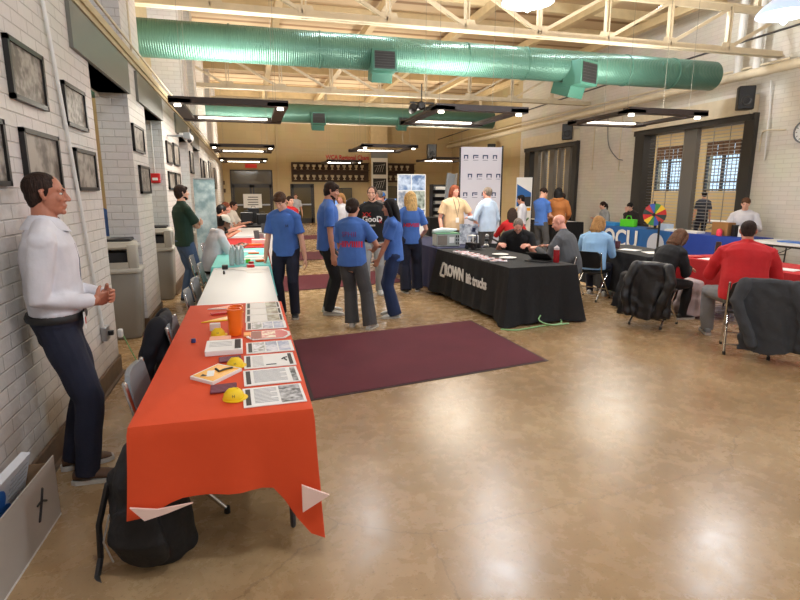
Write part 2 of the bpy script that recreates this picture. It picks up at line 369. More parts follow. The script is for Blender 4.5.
def person(label, x, y, face, h=1.75, pel=(0, 0, .93), lean=0, hr=(.27, .04, .80), hl=(-.27, .04, .80), er=(.4, -1, -.2), el=(-.4, -1, -.2), fr=(.11, 0), fl=(-.11, .0), ft=(12, -12),
           look=(0, 5), top='tee', tc=None, bc=None, leg='slim', hair='short', hc=None, skin='fair', sc=None, belly=0, w=1., vox=.0075, seat=False, curl=22, fold=.0045, beard=None, tuck=False, group=None,
           loose=.0, kr=(.1, 1, .3), kl=(-.1, 1, .3), hcap=None, legs=True, hdr=None, hdl=None, z0=0, hs=1.0, fem=0, eyes=True, arms='tee', feetz=0, thumb=None, palm=None):
    s = h/1.75; sk = SKIN[skin]; body = MB(); hc = hc or hairm('dark_brown', (44, 30, 24))
    root = None
    S = lambda p: V(p)*s
    P = S(pel); sw = .183*w; hw = .092+.0*w
    # spine
    pts = []; p = P.copy(); step = [(-.075, 0)]
    offs = [-.075, 0, .13, .24, .34, .42, .49, .535, .60]
    sp = []; prev = 0; ppos = P+V((0, 0, -.075*s)) if not seat else P+V((0, -.0, -.05*s)); sp.append(ppos)
    cur = P.copy(); sp.append(cur.copy())
    for i in range(2, len(offs)):
        t = offs[i]/.6; a = R(lean)*min(1.25, .45+t*.8) if lean else 0
        cur = cur+V((0, math.sin(a), math.cos(a)))*((offs[i]-offs[i-1])*s); sp.append(cur.copy())
    aS = R(lean)*1.05; cf = V((0, math.cos(aS), -math.sin(aS))); cu = V((0, math.sin(aS), math.cos(aS)))
    g = belly; fw = -.012*fem
    tr = [(.125, .10), (.165+.0*fem, .112+g*.3), (.142+fw+g*.5, .10+g), (.15+fw+g*.4, .108+g*.7), (.165+fw, .118+g*.25+fem*.012), (.168*w+fw, .112), (.135*w, .088), (.066, .064), (.054*(1+.15*(w-1)), .057)]
    tr = [(a*s*(w if 0 < i < 6 else 1), b*s) for i, (a, b) in enumerate(tr)]
    body.tube(sp, tr, 18, side=(1, 0, 0))
    # head
    hrt, hf, hu = axes(*look)
    hb = sp[-1]; HS = s**.5*.97*hs; hcn = hb+hu*(.088*HS)+hf*(.018*HS)+V((0, 0, .0))
    HM = Matrix((hrt, hf, hu)).transposed()
    W = lambda q: hcn+HM@(V(q)*HS)
    body.tube([sp[-2], sp[-1], W((0, -.018, -.05))], [(.06*s, .062*s), (.054*s, .058*s), (.052*HS, .06*HS)], 12, side=(1, 0, 0))
    E = lambda mb, c, r, n=16, m=10: mb.ell(W(c), [q*HS for q in r], n, m, HM)
    E(body, (0, -.012, .035), (.074, .094, .082)); E(body, (0, .022, -.02), (.063, .068, .085)); E(body, (0, .042, -.075), (.043, .04, .033))
    E(body, (0, .02, -.055), (.056, .058, .05)); E(body, (0, .076, -.092), (.02, .017, .015))
    body.tube([W((0, .085, .022)), W((0, .100, -.005)), W((0, .108, -.022))], [.008*HS, .010*HS, .013*HS], 8)
    E(body, (.012, .095, -.027), (.009, .012, .008), 8, 6); E(body, (-.012, .095, -.027), (.009, .012, .008), 8, 6)
    body.tube([W((-.045, .07, .027)), W((0, .087, .030)), W((.045, .07, .027))], .011*HS, 8)
    body.tube([W((-.022, .078, -.056)), W((0, .092, -.053)), W((.022, .078, -.056))], .0075*HS, 8)
    body.tube([W((-.018, .078, -.066)), W((0, .089, -.067)), W((.018, .078, -.066))], .0075*HS, 8)
    for sg in (-1, 1):
        E(body, (sg*.038, .062, -.018), (.024, .02, .02), 10, 7)
        body.tube([W((sg*.072, -.002, -.022)), W((sg*.080, -.010, .0)), W((sg*.080, -.016, .022)), W((sg*.074, -.004, .026))], [.008*HS, .010*HS, .010*HS, .007*HS], 8)
    # arms
    ck = V((0, 0, 0)); sh = {}; data = {}
    for nm, sg, tg, hint in (('r', 1, hr, er), ('l', -1, hl, el)):
        a = sp[6]+V((sg*sw*s, 0, 0))-cu*(.045*s)-cf*.0
        e, wr = ik(a, S(tg), .295*s, .265*s, hint); data[nm] = (a, e, wr)
        body.tube([sp[6]-cu*.03*s+V((sg*.09*s, 0, 0)), a, a.lerp(e, .4), e, e.lerp(wr, .35), wr], [(.045*s, .05*s), .050*s*w, .047*s*w, .037*s, .039*s, .026*s], 12)
        d = (wr-e).normalized(); hd = hdr if nm == 'r' else hdl
        if hd: d = V(hd).normalized()
        inn = V((-sg, 0, 0)); th = V(thumb) if thumb else V((0, 1, 0)) if d.z < -.6 else V((0, .1, 1))
        if d.z < -.6: hand(body, wr, d, th, inn, curl, s, sg > 0)
        else: hand(body, wr, d, (V(thumb) if thumb else V((-sg, 0, .4))), V(palm) if palm else V((0, 0, -1)), curl, s, sg > 0)
    # legs
    L = {}
    for nm, sg, fp, hint in (('r', 1, fr, kr), ('l', -1, fl, kl)):
        a = P+V((sg*hw*s, 0, -.02*s)); t = V((fp[0]*s, fp[1]*s, .085*s+(fp[2] if len(fp) > 2 else 0))); k, t = ik(a, t, .43*s, .42*s, hint); L[nm] = (a, k, t)
        if legs: body.tube([a, a.lerp(k, .5), k, k.lerp(t, .3), t], [.084*s, .074*s, .052*s, .054*s, .034*s], 12)
    bm_ = remesh(body, 'person', sk, vox, 1)
    root = link('person', bm_); tag(root, label, 'person', group); root.location = (x, y, z0); root.rotation_euler = (0, 0, R(face)-PI/2)
    # top
    tc = tc or fab('blue_tee', (52, 98, 178)); tp = MB(); in_ = .012*s+loose*.6
    hem = MB
    ex = .085 if not seat else .01
    tsp = list(sp[:7]); trr = [(a+in_+.004, b+in_+.004) for a, b in tr[:7]]
    if not tuck:
        trr[0] = (.170*s*w+in_*.8+loose*.3, .118*s+in_+g*s*.8+loose*.3); trr[1] = (.168*s*w+in_*.8+loose*.5, .114*s+in_+g*s+loose*.4)
        trr[2] = (trr[2][0]+.008*s+loose*.4, trr[2][1]+.006*s+loose*.3)
        if not seat: tsp[0] = sp[0]+V((0, 0, .0))
    else: tsp = tsp[1:]; trr = trr[1:]; tsp[0] = tsp[0]+V((0, 0, .05*s))
    trr[-1] = (trr[-1][0]+.002, trr[-1][1]+.002)
    tp.tube(tsp+[sp[7]+cu*.004*s], trr+[(.072*s, .070*s)], 18, side=(1, 0, 0), flat='s')
    slv = {'tee': .62, 'short': .62, 'long': 9, 'none': 0}[{'tee': 'tee', 'long': 'long', 'shirt': 'long', 'hood': 'long', 'jacket': 'long', 'polo': 'tee'}[top]]
    for nm, sg in (('r', 1), ('l', -1)):
        a, e, wr = data[nm]; q = .009*s+loose*.45
        tp.tube([sp[7]-cu*.018*s+V((sg*.03*s, 0, 0)), sp[6]+cu*.002*s+V((sg*.10*s, 0, 0)), a+cu*.004*s], [(.062*s, .066*s), (.062*s, .066*s), .062*s], 12)
        base = sp[6]-cu*.045*s+V((sg*.07*s, 0, 0))
        if slv < 1:
            E1 = a.lerp(e, slv+.1)
            tp.tube([base, a+cu*.0, a.lerp(e, .35), E1], [(.066*s, .07*s), .058*s*w+q*.3, .054*s*w+q*.9, .052*s*w+q+.010], 14, flat='e')
        else:
            cuff = e.lerp(wr, .96)
            tp.tube([base, a, a.lerp(e, .4), e, e.lerp(wr, .4), cuff], [(.066*s, .068*s), .058*s*w+q*.3, .051*s*w+q, .044*s+q, .041*s+q, .031*s+q*.6], 14, flat='e')
    if top in ('hood',): tp.tube([sp[7]-cf*.07*s+V((.1*s, 0, 0)), sp[7]-cf*.10*s-cu*.02*s, sp[7]-cf*.07*s-V((.1*s, 0, 0))], [.035*s, .05*s, .035*s], 10)
    shirt = link('jacket' if top == 'jacket' else 'hoodie' if top == 'hood' else 'shirt', remesh(tp, 'shirt', tc, max(vox, .0085), 5, fold), root)
    if top in ('shirt', 'polo'):
        cm = MB(); n = 16; rings = []
        for k_, (rr, zz, ff) in enumerate(((.100, -.030, .020), (.088, .004, .010), (.072, .040, 0), (.064, .036, 0), (.068, -.02, .0))):
            rings.append([sp[7]-cu*.0+V((1, 0, 0))*(rr*s*math.cos(2*PI*j/n))+cf*((rr*1.0+ff)*s*math.sin(2*PI*j/n))+cu*((zz-.018*max(0, math.sin(2*PI*j/n))**3)*s) for j in range(n)])
        cm.loft(rings, False); part('collar', cm, tc, shirt, smooth=60)
    # trousers
    if bc is not None and legs:
        bt = MB(); q = .012*s
        bt.tube([sp[0]+V((0, 0, -.0)), sp[1]+V((0, 0, 0)), sp[1].lerp(sp[2], .75 if tuck else .4)], [(.14*s, .105*s), (.168*s*w+q, .115*s+q+g*.2*s), (.145*s*w+q+g*.5*s, .103*s+q+g*.8*s)], 18, side=(1, 0, 0))
        for nm in 'rl':
            a, k, t = L[nm]; dn = (t-k).normalized(); end = t+dn*(.035*s)
            rr = dict(slim=(.092, .083, .064, .062, .048), reg=(.095, .088, .073, .070, .062), wide=(.097, .094, .088, .090, .098))[leg]
            bt.tube([a, a.lerp(k, .45), k, k.lerp(t, .4), end], [r_*s+.004 for r_ in rr], 14, flat='e')
        link('trousers', remesh(bt, 'trousers', bc, max(vox, .0085), 2, fold*.9, 8), root)
    elif not legs and bc is not None:
        pass
    # shoes
    if sc is not None and legs:
        for nm, ang in (('r', -ft[0]), ('l', -ft[1])):
            a, k, t = L[nm]; dr = V((math.sin(R(-ang)), math.cos(R(ang)), 0)); sd = V((dr.y, -dr.x, 0)); zb = t.z-.085*s
            m_ = MB(); c0 = V((t.x, t.y, zb))
            secs = [(-.075, .028, .075), (-.05, .036, .092), (0, .040, .10), (.05, .043, .078), (.11, .049, .058), (.16, .045, .046), (.188, .028, .034)]
            rg = []
            for u_, ww, hh in secs:
                rg.append([c0+dr*(u_*s)+sd*(ww*s*math.cos(b_))+V((0, 0, 1))*((.022+(hh-.022)*.5*(1+math.sin(b_)))*s) for b_ in [2*PI*j/12 for j in range(12)]])
            m_.loft(rg); sh_ = part('shoe', m_, sc, root, smooth=60)
            so = MB(); ol = [(-.085, .024), (-.06, .038), (0, .040), (.06, .044), (.12, .052), (.17, .046), (.2, .024)]
            poly = [c0+dr*(u_*s)+sd*(ww*s) for u_, ww in ol]+[c0+dr*(u_*s)-sd*(ww*s) for u_, ww in ol[::-1]]
            so.loft([[p_+V((0, 0, z_*s)) for p_ in poly] for z_ in (.002, .026)]); part('sole', so, M['white'] if 'white_sole' not in MATS else MATS['white_sole'], sh_)
    # hair
    if hair != 'bald':
        hm = MB(); hd_ = lambda c, r: E(hm, c, r)
        if hair in ('short', 'crop', 'receding'):
            k_ = .005 if hair == 'crop' else .009
            hd_((0, -.022, .040 if hair != 'receding' else .034), (.075+k_, .090+k_, .080+k_)); hd_((0, -.045, -.005), (.068+k_*.6, .060, .062)); hd_((0, -.052, -.042), (.052+k_*.5, .040, .040))
            if hair == 'short': hd_((0, .03, .088), (.055, .055, .035))
        if hair == 'fringe':
            hd_((0, -.014, .046), (.087, .098, .088)); hd_((0, -.04, .0), (.080, .07, .075)); hd_((0, -.05, -.045), (.060, .048, .045)); hd_((0, .055, .072), (.066, .045, .034))
        if hair in ('bob', 'long', 'pony', 'bun'):
            hd_((0, -.018, .043), (.089, .102, .092)); hd_((0, -.045, .0), (.086, .072, .08))
        if hair in ('bob', 'long'):
            bot = -.15 if hair == 'bob' else -.30
            hm.tube([W((0, -.05, .05)), W((0, -.075, -.04)), W((0, -.085, -.13)), W((0, -.095, bot))], [(.088*HS, .062*HS), (.098*HS, .058*HS), (.104*HS, .05*HS), (.075*HS, .03*HS)], 16, side=hrt)
            for sg in (-1, 1): hm.tube([W((sg*.06, .03, .075)), W((sg*.083, .015, .02)), W((sg*.085, -.002, -.06)), W((sg*.078, -.02, min(-.13, bot*.85)))], [.026*HS, .030*HS, .034*HS, .02*HS], 10)
        if hair == 'pony': hm.tube([W((0, -.10, .04)), W((0, -.145, .02)), W((0, -.15, -.07)), W((0, -.135, -.16))], [.022*HS, .03*HS, .034*HS, .014*HS], 12)
        if hair == 'bun': hm.tube([W((0, -.10, .0)), W((0, -.125, -.02))], [.03*HS, .035*HS], 12)
        if hair == 'curly':
            hd_((0, -.016, .05), (.084, .094, .082)); random.seed(3)
            for _ in range(60):
                a_, b_ = random.uniform(0, 2*PI), random.uniform(-.1, 1.4); hd_((.078*math.cos(a_)*math.cos(b_), -.018+.088*math.sin(a_)*math.cos(b_)-.01, .05+.075*math.sin(b_)), (.022, .022, .022))
        hv = max(vox*.8, .0055)
        o = remesh(hm, 'hair', hc, hv, 1)
        ho = link('hair', o, root)
    if beard: 
        b2 = MB(); E(b2, (0, .036, -.078), (.048, .047, .035)); E(b2, (0, .02, -.06), (.06, .05, .032)); link('beard', remesh(b2, 'beard', beard, .006, 1), root)
    if hcap:
        c2 = MB(); c2.lathe([(.088*HS, -.01*HS), (.09*HS, .02*HS), (.08*HS, .055*HS), (.055*HS, .082*HS), (.02*HS, .094*HS), (.001, .095*HS)], W((0, -.012, .045)), 20, HM)
        cp = part('cap', c2, hcap, root, smooth=60); br = MB(); br.prism([(-.065*HS, .05*HS), (-.06*HS, .11*HS), (-.03*HS, .15*HS), (.03*HS, .15*HS), (.06*HS, .11*HS), (.065*HS, .05*HS)], W((0, -.01, .038)), hrt, hf, hu*.006); part('brim', br, hcap, cp)
    if eyes:
        for sg in (-1, 1):
            e_ = MB(); e_.mi(0); E(e_, (sg*.030, .0735, .008), (.0125, .0105, .0062), 12, 8); e_.mi(1); E(e_, (sg*.031, .0782, .008), (.0072, .0072, .0064), 10, 6)
            part('eye', e_, [M['paper'], M['ink']], root, smooth=60)
            b_ = MB(); b_.tube([W((sg*.014, .088, .026)), W((sg*.032, .086, .032)), W((sg*.050, .072, .026))], .0042*HS, 6); part('eyebrow', b_, hc, root)
    root['_'] = 0; del root['_']
    return root, dict(sp=sp, data=data, L=L, W=W, shirt=shirt, cf=cf, cu=cu, s=s, HM=HM)
def on_surface(target, mesh, name, m, parent):
    "press a flat mesh (already in the target's frame, in front of the surface) onto the target along -dir"
    me, dr = mesh
    bm = bmesh.new(); bm.from_mesh(target.data)
    from mathutils.bvhtree import BVHTree
    t = BVHTree.FromBMesh(bm); bm.free()
    for v in me.vertices:
        h = t.ray_cast(v.co, dr)
        if h[0] is not None: v.co = h[0]-dr*.0035
    me.update(); me.materials.clear(); me.materials.append(m)
    return link(name, me, parent)
def print_on(info, txt, size, m, zoff, front=False, bold=.002, xo=0):
    "flat lettering pressed onto the back or front of a shirt"
    sg = 1 if front else -1; me = text_mesh(txt, size, 0, bold)
    bm = bmesh.new(); bm.from_mesh(me); bmesh.ops.subdivide_edges(bm, edges=[e for e in bm.edges if e.calc_length() > size*.3], cuts=2, use_grid_fill=True); bmesh.ops.triangulate(bm, faces=bm.faces); bm.to_mesh(me); bm.free()
    cu, cf = info['cu'], info['cf']; ax = V((-sg, 0, 0)); p = info['sp'][3]+cu*zoff+cf*(sg*.5)+ax*xo
    mt = Matrix((ax, cu, ax.cross(cu))).transposed().to_4x4(); mt.translation = p; me.transform(mt)
    return on_surface(info['shirt'], (me, -cf*sg), 'print', m, info['shirt'])
# ------------------------------------------------------------------ the building
XV = -1.9
XL, XU, XR, YB, YF, ZR = -1.27, -1.60, 11.4, 30.2, -5.0, 6.4
class WB(MB):
    "wall blocks: slot 0 on faces looking along X, slot 1 on the others"
    def w(s, *a):
        n = len(s.f); s.box(*a)
        for i in range(6): s.m[n+i] = 0 if i in (0, 1) else 1
        return s
struct('floor', MB().box(-7, 17.4, YF-.3, YB+.3, -.12, 0), FLOOR)
struct('ceiling', MB().box(-7, 12.0, YF-.3, YB+.3, ZR, ZR+.15), M['roof'])
OPEN = [(5.45, 7.02), (8.05, 9.5), (11.7, 13.3), (14.5, 16.1)]
w = WB(); y = YF
for a, b in OPEN:
    w.w(XU, XL, y, a, 0, 3.2); w.w(XU, XL, a, b, 2.77, 3.2); y = b
w.w(XU, XL, y, YB, 0, 3.2)
w.w(XV-.3, XV, YF, YB, 3.2, ZR).w(XV, XL-.3, YF, YB, 3.1, 3.2)
for a, b in ((-1.5, -.5), (2.6, 3.6), (7.02, 8.05), (13.3, 14.5), (16.1, 17.0), (19.5, 20.3), (23, 24), (26.5, 27.3)): w.w(XV, XL, a, b, 3.2, ZR)
struct('wall_left', w, [BR_YZ, BR_XZ])
# tan painted upper bays
for i, (a, b) in enumerate(((8.05, 11.0), (11.0, 13.3), (14.5, 16.1), (17.0, 19.5), (20.3, 23), (24, 26.5), (27.3, YB))):
    struct('trim_%d' % (i+1), MB().box(XV, XV+.02, a, b, 3.28, ZR), TAN_YZ)
struct('trim_8', MB().box(XL-.3, XL+.045, YF, YB, 3.2, 3.27).box(XL-.02, XL+.025, YF, YB, 3.15, 3.2), M['trim'])
for i, (a, b) in enumerate(OPEN):
    struct('trim_%d' % (9+i), MB().box(XL-.3, XL+.03, a-.5, b+.04, 2.77, 3.12), M['lintel'])
bb = MB(); y = YF
for a, b in OPEN:
    bb.box(XL, XL+.02, y, a, 0, .17).box(XL, XL+.045, y, a, 0, .02).box(XU, XL, a, a+.02, 0, .17).box(XU, XL+.02, b-.02, b, 0, .17); y = b
bb.box(XL, XL+.02, y, YB, 0, .17); struct('baseboard_left', bb, M['brown'])
w = WB()
DR, DS = (10.5, 14.35, 3.45), (17.6, 21.2, 3.45)
w.w(XR, XR+.3, YF, DR[0], 0, ZR).w(XR, XR+.3, DR[1], DS[0], 0, ZR).w(XR, XR+.3, DR[0], DR[1], DR[2], ZR).w(XR, XR+.3, DS[0], DS[1], DS[2], ZR)
w.w(XR, XR+.3, DS[1], 21.9, 0, ZR); struct('wall_right', w, [BW_YZ, BW_YZ])
struct('wall_right_far', WB().w(XR, XR+.3, 21.9, YB, 0, ZR), [TAN_YZ, TAN_XZ])
struct('wall_back', WB().w(XV-.3, XR+.3, YB, YB+.3, 0, ZR), [TAN_YZ, TAN_XZ])
struct('wall_front', WB().w(XV-.3, XR+.3, YF-.3, YF, 0, ZR), [BR_YZ, BR_XZ])
# adjoining hall on the left, annex on the right
struct('wall_left_hall', WB().w(-7.0, -6.8, YF, YB, 0, ZR).w(-6.8, XU-.3, 22, 22.2, 0, ZR).w(-6.8, XU-.3, YF-.2, YF, 0, ZR), [TAN_YZ, TAN_XZ])
AW = ((18.75, 20.2), (16.0, 17.5))
w = WB(); w.w(17, 17.3, 8, 16.0, 0, 4.4).w(17, 17.3, 17.5, 18.75, 0, 4.4).w(17, 17.3, 20.2, 24, 0, 4.4)
for a, b in AW: w.w(17, 17.3, a, b, 0, 1.72).w(17, 17.3, a, b, 3.5, 4.4)
w.w(XR+.3, 17.3, 7.8, 8, 0, 4.4).w(XR+.3, 17.3, 24, 24.2, 0, 4.4); struct('wall_annex', w, [TAN_YZ, TAN_XZ])
struct('ceiling_annex', MB().box(XR+.3, 17.3, 7.8, 24.2, 4.4, 4.5), M['cream'])
for i, (a, b) in enumerate(AW):
    f = MB()
    for q in (a, (a+b)/2, b): f.box(17.0, 17.1, q-.045, q+.045, 1.72, 3.5)
    for z in (1.76, 2.05, 2.9, 3.2, 3.46): f.box(17.02, 17.08, a, b, z-.03, z+.03)
    for k in range(1, 8): f.box(17.04, 17.06, a+(b-a)*k/8-.008, a+(b-a)*k/8+.008, 1.72, 3.5)
    for k in range(1, 9): f.box(17.04, 17.06, a, b, 1.72+1.78*k/9-.006, 1.72+1.78*k/9+.006)
    wo = struct('window_%d' % (i+1), f, M['darkgray']); part('pane', MB().box(17.11, 17.12, a, b, 1.72, 3.5), M['glass'], wo)
    bl = MB()
    for k in range(6): bl.box(16.96, 16.98, a+(b-a)*k/6+.02, a+(b-a)*(k+1)/6-.02, 3.0+.0*k, 3.55)
    part('valance', bl, mat('valance_brown', (92, 66, 48), .8), wo)
# lintels and guards at the two rolling doors
def shutter(n, D, posts, label):
    a, b, z = D; t = struct('door_%d' % n, MB().box(XR-.22, XR+.05, a-.1, b+.1, z, z+.42), M['cream'])
    part('jamb', MB().box(XR-.12, XR+.3, a-.16, a+.12, 0, z+.02), M['shutterdark'], t)
    part('jamb', MB().box(XR-.12, XR+.3, b-.35, b+.05, 0, z+.02), M['shutterdark'], t)
    part('header', MB().box(XR-.14, XR+.3, a-.1, b+.1, z-.14, z+.02), M['shutterdark'], t)
    g = MB(); k = 0; zz = .05
    while zz < z-.1: g.box(XR+.11, XR+.12, a, b, zz-.009, zz+.009); zz += .085
    yy = a+.2
    while yy < b: g.box(XR+.105, XR+.125, yy-.004, yy+.004, 0, z-.1); yy += .5
    part('grille', g, M['silver'], t)
    for p, wd in posts: part('post', MB().box(XR+.0, XR+.14, p-wd/2, p+wd/2, 0, z), M['shutter'], t)
    return t
shutter(1, DR, ((12.35, .42),), '')
shutter(2, DS, ((18.2, .3), (18.75, .2), (19.3, .35), (19.95, .2), (20.5, .3)), '')
# doors in the back wall
def wall_door(n, x0, x1, z1, leaves):
    t = struct('door_%d' % n, MB().box(x0-.06, x0, YB-.05, YB, 0, z1+.06).box(x1, x1+.06, YB-.05, YB, 0, z1+.06).box(x0-.06, x1+.06, YB-.05, YB, z1, z1+.06), M['door'])
    zt = 2.05 if z1 > 2.3 else z1
    if z1 > 2.3: part('transom', MB().box(x0, x1, YB-.03, YB-.01, zt+.05, z1), M['doorglass'], t); part('transom_bar', MB().box(x0, x1, YB-.05, YB, zt, zt+.06), M['door'], t)
    wl = (x1-x0)/leaves
    for i in range(leaves):
        a, b = x0+i*wl, x0+(i+1)*wl
        l = part('door_leaf', MB().box(a+.01, a+.12, YB-.045, YB-.01, 0, zt).box(b-.12, b-.01, YB-.045, YB-.01, 0, zt).box(a, b, YB-.045, YB-.01, zt-.14, zt).box(a, b, YB-.045, YB-.01, 0, .28), M['door'], t)
        part('door_glass', MB().box(a+.1, b-.1, YB-.03, YB-.015, .25, zt-.1), M['doorglass'], l)
        part('push_bar', MB().box(a+.12, b-.12, YB-.12, YB-.06, .98, 1.05), M['silver'], l)
wall_door(3, -.85, 1.18, 2.76, 2); wall_door(4, 2.22, 3.36, 2.05, 1)
solo('paper_notice', MB().box(-.31, .63, YB-.155, YB-.145, .86, 1.58), M['paper'], 'large white paper notice taped on the glass double door', 'notice')
nt_ = bpy.data.objects['paper_notice']
for k in range(4): part('text_line', MB().box(-.1+.03*(k % 2), .45, YB-.158, YB-.156, 1.0+.13*k, 1.04+.13*k), M['ink'], nt_)
# steel pillar and upper ledges on back wall
struct('trim_13', MB().box(6.5, 7.42, YB-.55, YB, 0, ZR), M['beige'])
struct('trim_14', MB().box(XV, XR, YB-.02, YB, 4.28, 4.33).box(XU, XR, YB-.06, YB-.02, 3.86, 3.93).box(1.5, 1.62, YB-.12, YB, 0, ZR), M['trim'])
struct('trim_15', MB().box(XR-.35, XR+.02, 7.6, 10.3, 3.6, 3.62), M['trim']) if 0 else None
# ------------------------------------------------------------------ roof steel
def truss(Y, label, x0, x1, mid):
    t = thing('roof_truss', label, 'truss', (0, Y, 0), 0, None); zb, zt = 4.57, 5.5
    part('bottom_chord', MB().box(x0, x1, -.09, .09, zb, zb+.02).box(x0, x1, -.03, -.015, zb, zb+.13).box(x0, x1, .015, .03, zb, zb+.13), M['cream'], t)
    part('top_chord', MB().box(x0, x1, -.09, .09, zt, zt+.02).box(x0, x1, -.03, .03, zt-.12, zt), M['cream'], t)
    n = int(round((x1-x0)/1.42)); st = (x1-x0)/n
    for i in range(1, n):
        x = x0+i*st
        part('vertical', MB().box(x-.045, x-.02, -.04, .04, zb, zt).box(x+.02, x+.045, -.04, .04, zb, zt), M['cream'], t)
        g = MB(); g.prism([(-.2, .02), (.2, .02), (.14, .2), (-.14, .2)], (x, -.035, zb), (1, 0, 0), (0, 0, 1), (0, .02, 0)); part('gusset', g, M['cream'], t)
    for i in range(n):
        a, b = x0+i*st, x0+(i+1)*st
        p0, p1 = ((a, 0, zt-.05), (b, 0, zb+.08)) if b <= mid+.1 else ((b, 0, zt-.05), (a, 0, zb+.08))
        q = MB(); q.bar(V(p0)+V((0, -.03, 0)), V(p1)+V((0, -.03, 0)), .02, .06, (0, 0, 1)).bar(V(p0)+V((0, .03, 0)), V(p1)+V((0, .03, 0)), .02, .06, (0, 0, 1)); part('diagonal', q, M['cream'], t)
    return t
TW = ('cream steel roof truss nearest the camera, in front of the big green duct', 'cream steel roof truss right behind the big green duct', 'cream steel roof truss far off, behind the small-looking green duct')
for Y, l in zip((10.0, 17.0, 24.5), TW): truss(Y, l, XV, XR, 5.4)
k = 0
purl = MB()
for Y in (3.2, 8.2, 11.7, 13.4, 15.2, 18.8, 20.6, 22.4, 26.3, 28.2): purl.box(XV, XR, Y-.07, Y+.07, ZR-.24, ZR)
struct('ceiling_purlins', purl, M['beige'])
gir = MB()
for X in (.9, 3.4, 5.9, 8.4, 10.6): gir.box(X-.09, X+.09, YF, YB, ZR-.42, ZR-.22)
struct('ceiling_girders', gir, M['beige'])
for Y in (10.0, 17.0, 24.5):
    s_ = MB()
    for X in (.9, 3.4, 5.9, 8.4, 10.6): s_.box(X-.05, X+.05, Y-.05, Y+.05, 5.52, ZR-.42)
    struct('trim_%d' % (16+int(Y)), s_, M['cream'])
# ------------------------------------------------------------------ ducts
def duct(Y, z, r, x0, x1, label, vents, straps):
    t = thing('air_duct', label, 'duct', (0, Y, z)); m = MB(); n = 28
    m.loft([[(x, q*math.cos(2*PI*j/n), q*math.sin(2*PI*j/n)) for j in range(n)] for x, q in ((x0, r), (x0+.01, r), ((x0+x1)/2, r), (x1-.02, r), (x1, r*.97))])
    part('duct_body', m, M['duct'], t, smooth=50)
    for x in straps: part('strap', MB().lathe([(r+.012, -.02), (r+.012, .02), (r+.001, .02), (r+.001, -.02)], (x, 0, 0), 28, Matrix.Rotation(PI/2, 3, 'Y')), M['duct'], t, smooth=50)
    for x, sz, yaw in vents:
        rt = Matrix.Rotation(R(yaw), 3, 'Z'); c = V((x, -r*.72, -r*.62)); v = MB()
        v.bx(c, (sz, sz*.75, sz*.82), rt); v.bx(c+rt@V((0, sz*.5, -sz*.46)), (sz*.86, sz*.8, sz*.42), rt@Matrix.Rotation(R(18), 3, 'X'))
        vo = part('vent_box', v, mat('duct_sheet', (64, 112, 98), .4, .2), t)
        gr = MB(); gr.bx(c+rt@V((0, -sz*.38, 0)), (sz*.84, .01, sz*.66), rt); part('grille', gr, M['black'], vo)
        fr = MB(); 
        for i in range(7): fr.bx(c+rt@V((0, -sz*.385, sz*(-.3+.1*i))), (sz*.84, .012, .006), rt)
        part('louvre', fr, M['darkgray'], vo)
    return t
duct(10.75, 4.27, .31, XV+.02, 10.35, 'large green round duct across the ceiling, nearest the camera', [(2.55, .46, 0), (6.78, .58, 22)], (-.2, 1.4, 4.3, 5.6, 8.0, 9.2))
duct(20.3, 4.42, .32, XU+.02, 9.3, 'far green round duct crossing below the second roof truss', [(2.5, .5, 0), (5.6, .4, 0)], (0, 4, 7))
duct(14.5, 4.1, .3, -6.7, -2.25, 'short green duct glimpsed through the first opening in the brick wall', [], ())
# pipes, conduits, cables
def pipe(name, pts, r, m, label, cat='pipe', grp=None, n=10):
    return solo(name, MB().tube(curve(pts) if cat in ('cable', 'cord', 'bracket') else pts, r, n), m, label, cat, group=grp, smooth=50)
pipe('heating_pipe', [(XR-.3, YF+.1, 4.3), (XR-.3, 12, 4.3), (XR-.3, YB-.1, 4.2)], .1, M['cream'], 'thick cream pipe running along the right wall above the rolling doors')
pipe('conduit_pipe', [(XR-.22, 9.6, 4.46), (XR-.22, 18, 4.5), (XR-.22, YB-.1, 4.45)], .025, M['cream'], 'thin cream conduit just above the thick pipe on the right wall')
pipe('power_cable', [(XR-.9, YF+.2, 4.95), (XR-.9, 12, 4.86), (XR-.9, 24, 4.7), (XR-.9, YB-.1, 4.6)], .022, M['darkgray'], 'dark straight cable strung in front of the right wall below the truss end', 'cable')
pipe('riser_pipe', [(XR-.25, 10.35, 4.42), (XR-.25, 10.35, ZR-.05)], .085, M['white'], 'white vertical riser pipe at the upper right, the one nearer the camera')
pipe('riser_pipe', [(XR-.25, 10.85, 4.42), (XR-.25, 10.85, ZR-.05)], .085, M['white'], 'white vertical riser pipe at the upper right, the one farther from the camera')
pipe('conduit_pipe', [(XL+.02, 4.32, 3.14), (XL+.02, 4.6, 2.0), (XL+.02, 4.93, .56)], .013, M['white'], 'thin white conduit down the brick wall to the outlet behind the man in white')
pipe('conduit_pipe', [(XL+.05, -2, 3.34), (XL+.05, 29, 3.34)], .014, M['cream'], 'thin conduit along the ledge above the gray lintels on the left')
pipe('conduit_pipe', [(XL+.01+.02, 7.35, 5.9), (XL+.03, 7.35, 3.3)], .012, M['cream'], 'thin vertical conduit on the first upper brick pilaster')
pipe('conduit_pipe', [(-1.42, 9.48, 2.75), (-1.42, 9.48, 1.97)], .01, M['white'], 'thin conduit dropping to the red fire alarm')
pipe('conduit_pipe', [(XR-.03, 15.2, 4.2), (XR-.03, 15.2, 2.35), (XR-.03, 14.9, 2.28)], .014, M['cream'], 'thin drop conduit on white wall left of the large rolling door, nearer the door')
pipe('conduit_pipe', [(XR-.03, 16.6, 4.2), (XR-.03, 16.6, 2.42)], .014, M['cream'], 'thin drop conduit on white wall close to the farther rolling door')
